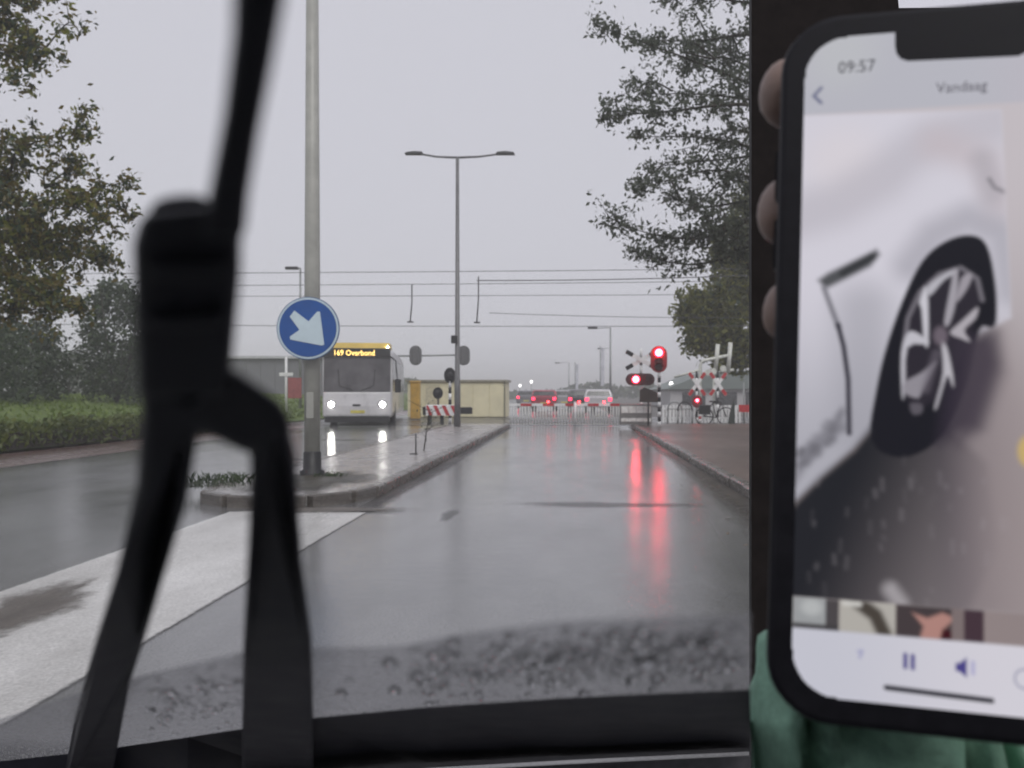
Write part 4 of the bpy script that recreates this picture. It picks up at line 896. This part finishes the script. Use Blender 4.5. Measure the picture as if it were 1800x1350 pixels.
rp = thing('information_post', 'white post with cross plate and red panel beside the blue sign pole', 'sign')
Yi = 44.0; c_ = at(503, 0, Yi)
MB().tube([(c_.x, Yi, 0), (c_.x, Yi, at(0, 627, Yi).z)], .06, 8).build('post', WHITE, rp)
MB().box(c_.x-.3, c_.x+.35, Yi-.09, Yi-.065, at(0, 661, Yi).z, at(0, 655, Yi).z).build('cross_plate', WHITE, rp)
MB().box(c_.x+.1, c_.x+.75, Yi-.05, Yi, at(0, 700, Yi).z, at(0, 664, Yi).z).build('red_panel', mat('faded_red', (.32, .09, .09), .5), rp)

# ------------------------------------------------------------------ vegetation
def leaves(pts, size, seed, mbk=None):
    r = np.random.RandomState(seed); P_ = np.asarray(pts, float); n = len(P_)
    a = r.normal(size=(n, 3)); a /= np.linalg.norm(a, axis=1)[:, None]; b = r.normal(size=(n, 3)); b -= a*(a*b).sum(1)[:, None]; b /= np.linalg.norm(b, axis=1)[:, None]
    s = size*r.uniform(.55, 1.25, (n, 1)); c = np.cross(a, b)
    V_ = np.stack([P_-a*s, P_+b*s*.48+c*s*.12, P_+a*s, P_-b*s*.48+c*s*.12], 1).reshape(-1, 3)
    F_ = np.arange(4*n).reshape(n, 4)
    return V_, F_
def leafobj(name, pts, size, seed, m, parent=None):
    V_, F_ = leaves(pts, size, seed); me = bpy.data.meshes.new(name); me.from_pydata(V_.tolist(), [], F_.tolist()); me.update(); me.materials.append(m)
    o = bpy.data.objects.new(name, me); C.objects.link(o)
    if parent is not None: o.parent = parent
    return o
def bez(ctrl, n):
    ctrl = [np.array(c) for c in ctrl]; out = []
    for i in range(n):
        t = i/(n-1)*(len(ctrl)-1); k = min(int(t), len(ctrl)-2); u = t-k
        p0, p1, p2, p3 = ctrl[max(k-1, 0)], ctrl[k], ctrl[k+1], ctrl[min(k+2, len(ctrl)-1)]
        out.append(.5*((2*p1)+(-p0+p2)*u+(2*p0-5*p1+4*p2-p3)*u*u+(-p0+3*p1-3*p2+p3)*u**3))
    return out
def make_tree(name, label, trunk, branches, leaf_sets, seed, tr=.22, leaf=.085, bare=.25, spread=.34, dens=1.0, masses=(), lpc=9):
    """trunk, branches: lists of points; leaf_sets: (material, share); masses: (centre, radii, number) for dense foliage"""
    r = np.random.RandomState(seed); t = thing(name, label, 'tree', None, tuple(trunk[0])); base = np.array(trunk[0])
    mb_ = MB(); tp = bez(trunk, 14); mb_.tube(tp, [tr*(1-.75*i/13) for i in range(14)], 10)
    cl = []; allb = []
    for br in branches:
        allb.append(br); bq = bez(br, 12)
        for _ in range(3):                                   # side limbs that rise or hang out of the tier
            i = r.randint(4, 11); d = np.array(bq[i])-np.array(bq[i-2]); d = d/np.linalg.norm(d)+np.array([0, r.normal()*.5, r.choice([-.55, .8])*r.uniform(.5, 1.3)]); d /= np.linalg.norm(d); l = r.uniform(.5, 1.15)
            allb.append([tuple(bq[i]), tuple(bq[i]+d*l*.5+np.array([0, 0, .06])), tuple(bq[i]+d*l+np.array([0, 0, -.08]))])
    for br in allb:
        br = [np.array(br[0])]+[np.array(q_)+r.normal(size=3)*np.array([.22, .3, .24]) for q_ in br[1:-1]]+[np.array(br[-1])]
        bp_ = bez(br, 18); L_ = sum(np.linalg.norm(bp_[i+1]-bp_[i]) for i in range(17))
        mb_.tube(bp_, [max(.008, tr*(.26 if len(br) > 3 else .10)*(1-i/17.5)) for i in range(18)], 6)
        for i in range(int(18*bare), 18):
            f = i/17
            for _ in range((max(1, int(1.5*dens*L_/3)) if len(br) > 3 or i % 3 == 0 else 0)):
                d = r.normal(size=3); d[2] = d[2]*.8+.15; d /= np.linalg.norm(d); ln = r.uniform(.15, 1)**1.4*spread*2.9*(1.2-.7*f)
                tip = bp_[i]+d*ln
                mb_.tube([bp_[i], bp_[i]*.5+tip*.5+r.normal(size=3)*.03, tip], [.012, .008, .004], 4, False)
                for u in np.linspace(.25, 1, 4): cl.append((bp_[i]*(1-u)+tip*u, r.uniform(.06, .15), int(lpc*r.uniform(.5, 1.6))))
    for c_, rad_, num in masses:
        for _ in range(num):
            d = r.normal(size=3); d /= np.linalg.norm(d); q_ = np.array(c_)+d*np.array(rad_)*r.uniform(.25, 1)**.5
            cl.append((q_, .22, 12))
    mb_.build('trunk', BARK, t).matrix_parent_inverse = Matrix.Translation(-Vector(base))
    pts_ = np.concatenate([c_+r.normal(size=(n_, 3))*s_ for c_, s_, n_ in cl]); r.shuffle(pts_); i0 = 0
    for k, (m_, share) in enumerate(leaf_sets):
        i1 = i0+int(len(pts_)*share); o = leafobj('crown', pts_[i0:i1], leaf, seed+k, m_, t); o.matrix_parent_inverse = Matrix.Translation(-Vector(base)); i0 = i1
    return t
def W(px, py, Y): return tuple(at(px, py, Y))
rr2 = random.Random(8)
YR = 22
def br(*p): 
    ys = YR+rr2.uniform(-1.3, 1.3); return [W(x, y, YR+(ys-YR)*i/(len(p)-1)) for i, (x, y) in enumerate(p)]
B_ = [br((1525, 190), (1360, 140), (1200, 85), (1042, 42)), br((1525, 100), (1380, 70), (1230, 60), (1120, 70)), br((1520, 60), (1380, 10), (1260, -20), (1170, -30)),
      br((1525, 230), (1380, 195), (1240, 160), (1130, 165)), br((1525, 250), (1350, 215), (1180, 195), (1065, 205)), br((1525, 290), (1390, 250), (1230, 225), (1115, 240)),
      br((1530, 330), (1400, 290), (1260, 280), (1140, 295)), br((1530, 380), (1400, 330), (1250, 320), (1115, 335)), br((1530, 400), (1400, 375), (1260, 360), (1180, 345)),
      br((1530, 430), (1380, 400), (1220, 410), (1080, 395)), br((1530, 450), (1390, 430), (1230, 435), (1110, 440)), br((1535, 470), (1390, 440), (1280, 400), (1160, 420)),
      br((1525, 120), (1400, 60), (1330, 0), (1290, -80)), br((1525, 160), (1380, 120), (1290, 90), (1200, 130)), br((1530, 520), (1400, 480), (1310, 430), (1240, 380))]
make_tree('tree', 'large grey-green tree leaning over the pavement behind the traffic light', [(at(1545, 0, YR).x, YR, .1), W(1540, 500, YR), W(1525, 200, YR), W(1500, -150, YR)], B_, ((LEAF_R, 1.0),), 41, .26, .074, .3, .32, 1.0, lpc=6,
          masses=((W(1310, 330, YR+.6), (.6, 1.2, 1.5), 34), (W(1320, 100, YR+.6), (.6, 1.2, .9), 16), (W(1400, 250, YR), (1.3, 1.5, 2.6), 120)))
Y5 = 41
make_tree('tree', 'dense olive-green tree low behind the crossing crosses', [(at(1360, 0, Y5).x, Y5, .1), W(1355, 640, Y5), W(1340, 540, Y5)],
          [[W(1350, 620, Y5), W(1290, 570, Y5), W(1225, 555, Y5-.5)], [W(1350, 600, Y5), W(1280, 520, Y5+.4), W(1215, 530, Y5)], [W(1345, 580, Y5), W(1290, 480, Y5), W(1250, 430, Y5)], [W(1350, 620, Y5), W(1290, 600, Y5+.3), W(1200, 570, Y5)]],
          ((LEAF_Y, .8), (LEAF_D, .2)), 52, .24, .15, .3, .5, 1.2, masses=[(W(x, y, Y5), (a*1.52, b*1.2, c*1.52), k) for x, y, a, b, c, k in ((1300, 560, 1.45, 1.2, 1.5, 420), (1325, 470, 1.25, 1.2, 1.6, 380), (1322, 390, .75, 1, 1.1, 150), (1235, 585, .65, .8, .65, 100), (1300, 625, 1.1, .8, .5, 90), (1225, 540, .5, .6, .6, 60))])
YLt = 19
def bl(*p):
    ys = YLt+rr2.uniform(-1, 1); return [W(x, y, YLt+(ys-YLt)*i/(len(p)-1)) for i, (x, y) in enumerate(p)]
BL_ = [bl((-150, 120), (-60, 90), (0, 85), (62, 72)), bl((-150, 150), (-50, 115), (20, 110), (70, 112)), bl((-150, 60), (-60, 40), (-10, 10), (18, -10)), bl((-150, 380), (-40, 330), (60, 270), (142, 232)),
       bl((-150, 350), (-80, 290), (-20, 250), (28, 240)), bl((-150, 420), (0, 350), (120, 325), (225, 318)), bl((-150, 440), (0, 390), (110, 365), (222, 372)), bl((-150, 470), (0, 430), (80, 400), (150, 410)),
       bl((-150, 480), (0, 460), (100, 460), (186, 465)), bl((-150, 500), (0, 500), (80, 510), (150, 545)), bl((-150, 500), (-20, 530), (40, 550), (90, 545))]
make_tree('tree', 'tree with olive autumn leaves overhanging the hedge', [(at(-170, 0, YLt).x, YLt, .2), W(-165, 500, YLt), W(-150, 200, YLt), W(-140, -100, YLt)], BL_, ((LEAF_D, .35), (LEAF_Y, .3), (LEAF_A, .35)), 63, .22, .075, .3, .25, 1.0, lpc=8,
          masses=((W(30, 440, YLt), (1.15, 1, .8), 130), (W(-30, 280, YLt), (.7, .8, .6), 50), (W(-40, 100, YLt), (.6, .7, .4), 24), (W(100, 430, YLt), (.6, .8, .45), 34), (W(-5, 510, YLt), (.8, .8, .5), 46)))
def shrub(name, label, px, pyb, Y, wd, ht, seed, m_, num, leaf=.1, cat='shrub'):
    r = np.random.RandomState(seed); b_ = at(px, pyb, Y); t = thing(name, label, cat, None, (b_.x, Y, bankz(b_.x)-.03)); cl = []
    mb_ = MB()
    for k in range(7):
        d = r.normal(size=2)*wd*.3; tip = np.array([d[0], d[1], ht*r.uniform(.6, .95)])
        mb_.tube([(0, 0, 0), tip*.5+r.normal(size=3)*.06, tip], [.05, .03, .01], 5)
    mb_.build('stem', BARK, t)
    for _ in range(num):
        z = r.uniform(.04, 1)**.9; rad_ = wd*.5*math.sqrt(max(.03, 1-(z-.4)**2/.40))*r.uniform(.3, 1)**.5*(1+.3*r.normal()*.5); a_ = r.uniform(0, 6.28)
        cl.append(np.array([rad_*math.cos(a_), rad_*math.sin(a_), z*ht])+r.normal(size=(13, 3))*.17)
    leafobj('crown', np.concatenate(cl), leaf, seed, m_, t)
shrub('shrub', 'bushy dark shrub on the grass below the overhanging tree', 40, 700, 34, 3.2, 2.9, 71, LEAF_D, 380, .11)
shrub('conifer', 'dark upright tree on the grass beside the wiper', 205, 700, 36, 2.7, 4.7, 72, LEAF_D, 480, .11, 'tree')
shrub('shrub', 'lighter green shrub further back on the grass field', 120, 690, 52, 4.4, 2.3, 73, LEAF_R, 160, .14)
shrub('shrub', 'rounded green shrub at the far end of the grass field', 262, 690, 48, 3.5, 2.7, 74, LEAF_D, 180, .13)
shrub('shrub', 'dark shrub at the outer edge of the grass field', -40, 700, 30, 3.5, 2.6, 75, LEAF_D, 200, .11)
# hedge along the cycle track
hg = thing('hedge', 'low clipped hedge between the cycle track and the grass', 'hedge'); r = np.random.RandomState(5)
MB().box(-12.3, -11.75, 9, 31, .03, .40).build('woody_core', BARK, hg)
n_h = 12000; ys = r.uniform(8.8, 31.2, n_h); xs_ = -12.05+r.uniform(-1, 1, n_h)*.42; zs = r.uniform(.05, 1, n_h)**.7*(.56+.05*np.sin(ys*2.1)+.05*np.sin(ys*5.3+1))
leafobj('crown', np.stack([xs_, ys, zs], 1)+r.normal(size=(n_h, 3))*.05, .085, 6, LEAF_H, hg)
# grass blades on the verge
n_g = 26000; gy_ = 12+(r.uniform(0, 1, n_g)**1.4)*60; gx_ = -12.5-r.uniform(0, 1, n_g)**1.2*26
V_ = []; base = np.stack([gx_, gy_, np.array([bankz(x)-.01 for x in gx_])], 1); hgt_ = r.uniform(.06, .16, n_g); a_ = r.uniform(0, 6.28, n_g); wv = .022+gy_*.0012
d0 = np.stack([np.cos(a_)*wv, np.sin(a_)*wv, np.zeros(n_g)], 1); tip = base+np.stack([r.normal(size=n_g)*.07, r.normal(size=n_g)*.07, hgt_], 1)
V_ = np.stack([base-d0, base+d0, tip], 1).reshape(-1, 3); me = bpy.data.meshes.new('grass'); me.from_pydata(V_.tolist(), [], np.arange(3*n_g).reshape(-1, 3).tolist()); me.update()
me.materials.append(leafmat('grass_blade', (.09, .14, .018), (.19, .26, .045))); g_ = bpy.data.objects.new('grass', me); C.objects.link(g_); tag(g_, 'green grass growing behind the hedge', 'grass', kind='stuff')
# weeds at the island nose and by the kerb
def tuft(px, py, Y, n_, h, wd, seed, label, m_):
    r = np.random.RandomState(seed); b_ = at(px, py, Y); v = []; f = []
    for i in range(n_):
        o_ = np.array([r.normal()*wd, r.normal()*wd*.5, 0]); a_ = r.uniform(0, 6.28); s = .008; l = np.array([r.normal()*.35, r.normal()*.35, 1])*h*r.uniform(.5, 1.1)
        d = np.array([math.cos(a_), math.sin(a_), 0])*s; v += [o_-d, o_+d, o_+l*.6+d*.7, o_+l+np.array([l[0]*.3, l[1]*.3, -.02])]; f.append((4*i, 4*i+1, 4*i+2, 4*i+3))
    o = MB().add(v, f).build('weed_tuft', m_); o.location = (b_.x, Y, .115); tag(o, label, 'plant')
tuft(395, 862, 11.4, 140, .16, .28, 81, 'dark weed tuft on the island nose between the wiper arms', LEAF_D)
tuft(356, 878, 10.9, 100, .10, .22, 82, 'low grey-green weeds at the rounded kerb of the island', LEAF_R)
tuft(575, 853, 12.2, 60, .10, .10, 83, 'small dark weeds at the foot of the blue sign post', LEAF_D)
sp = thing('sapling', 'thin bare sapling growing at the island kerb', 'plant'); Yp = 17.6; b_ = at(745, 808, Yp); r = np.random.RandomState(9); mb_ = MB()
mb_.tube([(b_.x, Yp, .12), (b_.x+.05, Yp, .5), (b_.x+.12, Yp, .95)], [.014, .01, .005], 5)
for k in range(11):
    z = .3+.06*k; x = b_.x+.04+.07*(z-.2); mb_.tube([(x, Yp, z), (x+r.normal()*.16, Yp+r.normal()*.1, z+r.uniform(.08, .25))], [.006, .003], 4)
mb_.build('stem', BARK, sp)
leafobj('crown', np.stack([b_.x+.1+r.normal(size=45)*.13, Yp+r.normal(size=45)*.1, .75+r.normal(size=45)*.17], 1), .03, 12, LEAF_R, sp)
sk_ = thing('marker_stake', 'short dark stake on a foot plate near the bare sapling', 'stake'); c_ = at(731, 820, 16.6)
MB().tube([(c_.x, 16.6, .13), (c_.x, 16.6, .50)], .014, 6).build('rod', DKMET, sk_); MB().box(c_.x-.11, c_.x+.03, 16.56, 16.64, .126, .14).build('foot_plate', DKMET, sk_)
# fallen leaves on the wet pavement
r = np.random.RandomState(14); n_f = 240; fx = np.concatenate([r.uniform(2.25, 6, 150), r.uniform(1.3, 2.0, 90)]); fy = r.uniform(5, 32, n_f); v = []; f = []
for i in range(n_f):
    a_ = r.uniform(0, 6.28); s = r.uniform(.02, .045); z = .119 if i < 150 else .009
    ca, sa = math.cos(a_)*s, math.sin(a_)*s; v += [(fx[i]-ca, fy[i]-sa, z), (fx[i]+sa*.5, fy[i]-ca*.5, z+.004), (fx[i]+ca, fy[i]+sa, z+.008), (fx[i]-sa*.5, fy[i]+ca*.5, z+.003)]; f.append((4*i, 4*i+1, 4*i+2, 4*i+3))
tag(MB().add(v, f).build('fallen_leaves', leafmat('fallen_leaf', (.09, .05, .02), (.22, .16, .09), .1)), 'scattered fallen leaves on the wet brick pavement', 'leaves', kind='stuff')
# far woods on the skyline
r = np.random.RandomState(22); n_t = 9000; tx_ = r.uniform(-150, 150, n_t); env = 6+3*np.sin(tx_*.07)+2*np.sin(tx_*.19+1)+1.2*np.sin(tx_*.5); env = np.where((tx_ > -12) & (tx_ < 30), env*.32, env*.62)
far = leafobj('far_wood', np.stack([tx_, 185+r.normal(size=n_t)*4, np.abs(r.uniform(0, 1, n_t)**.6*env)], 1), .9, 23, LEAF_D); tag(far, 'distant grey wood along the skyline', 'wood', kind='stuff')
# ------------------------------------------------------------------ rain haze
hz = bpy.data.materials.new('rain_haze'); hz.use_nodes = True; hz.cycles.homogeneous_volume = True; n = hz.node_tree; n.nodes.clear(); pv = n.nodes.new('ShaderNodeVolumePrincipled')
pv.inputs['Density'].default_value = .0029; pv.inputs['Color'].default_value = (1, 1, 1, 1); pv.inputs['Anisotropy'].default_value = .2
oo = n.nodes.new('ShaderNodeOutputMaterial'); n.links.new(pv.outputs[0], oo.inputs['Volume'])
tag(MB().box(-1000, 1000, -60, 1600, -1.03, 16).build('haze', hz), 'grey rain haze in the air', kind='stuff')
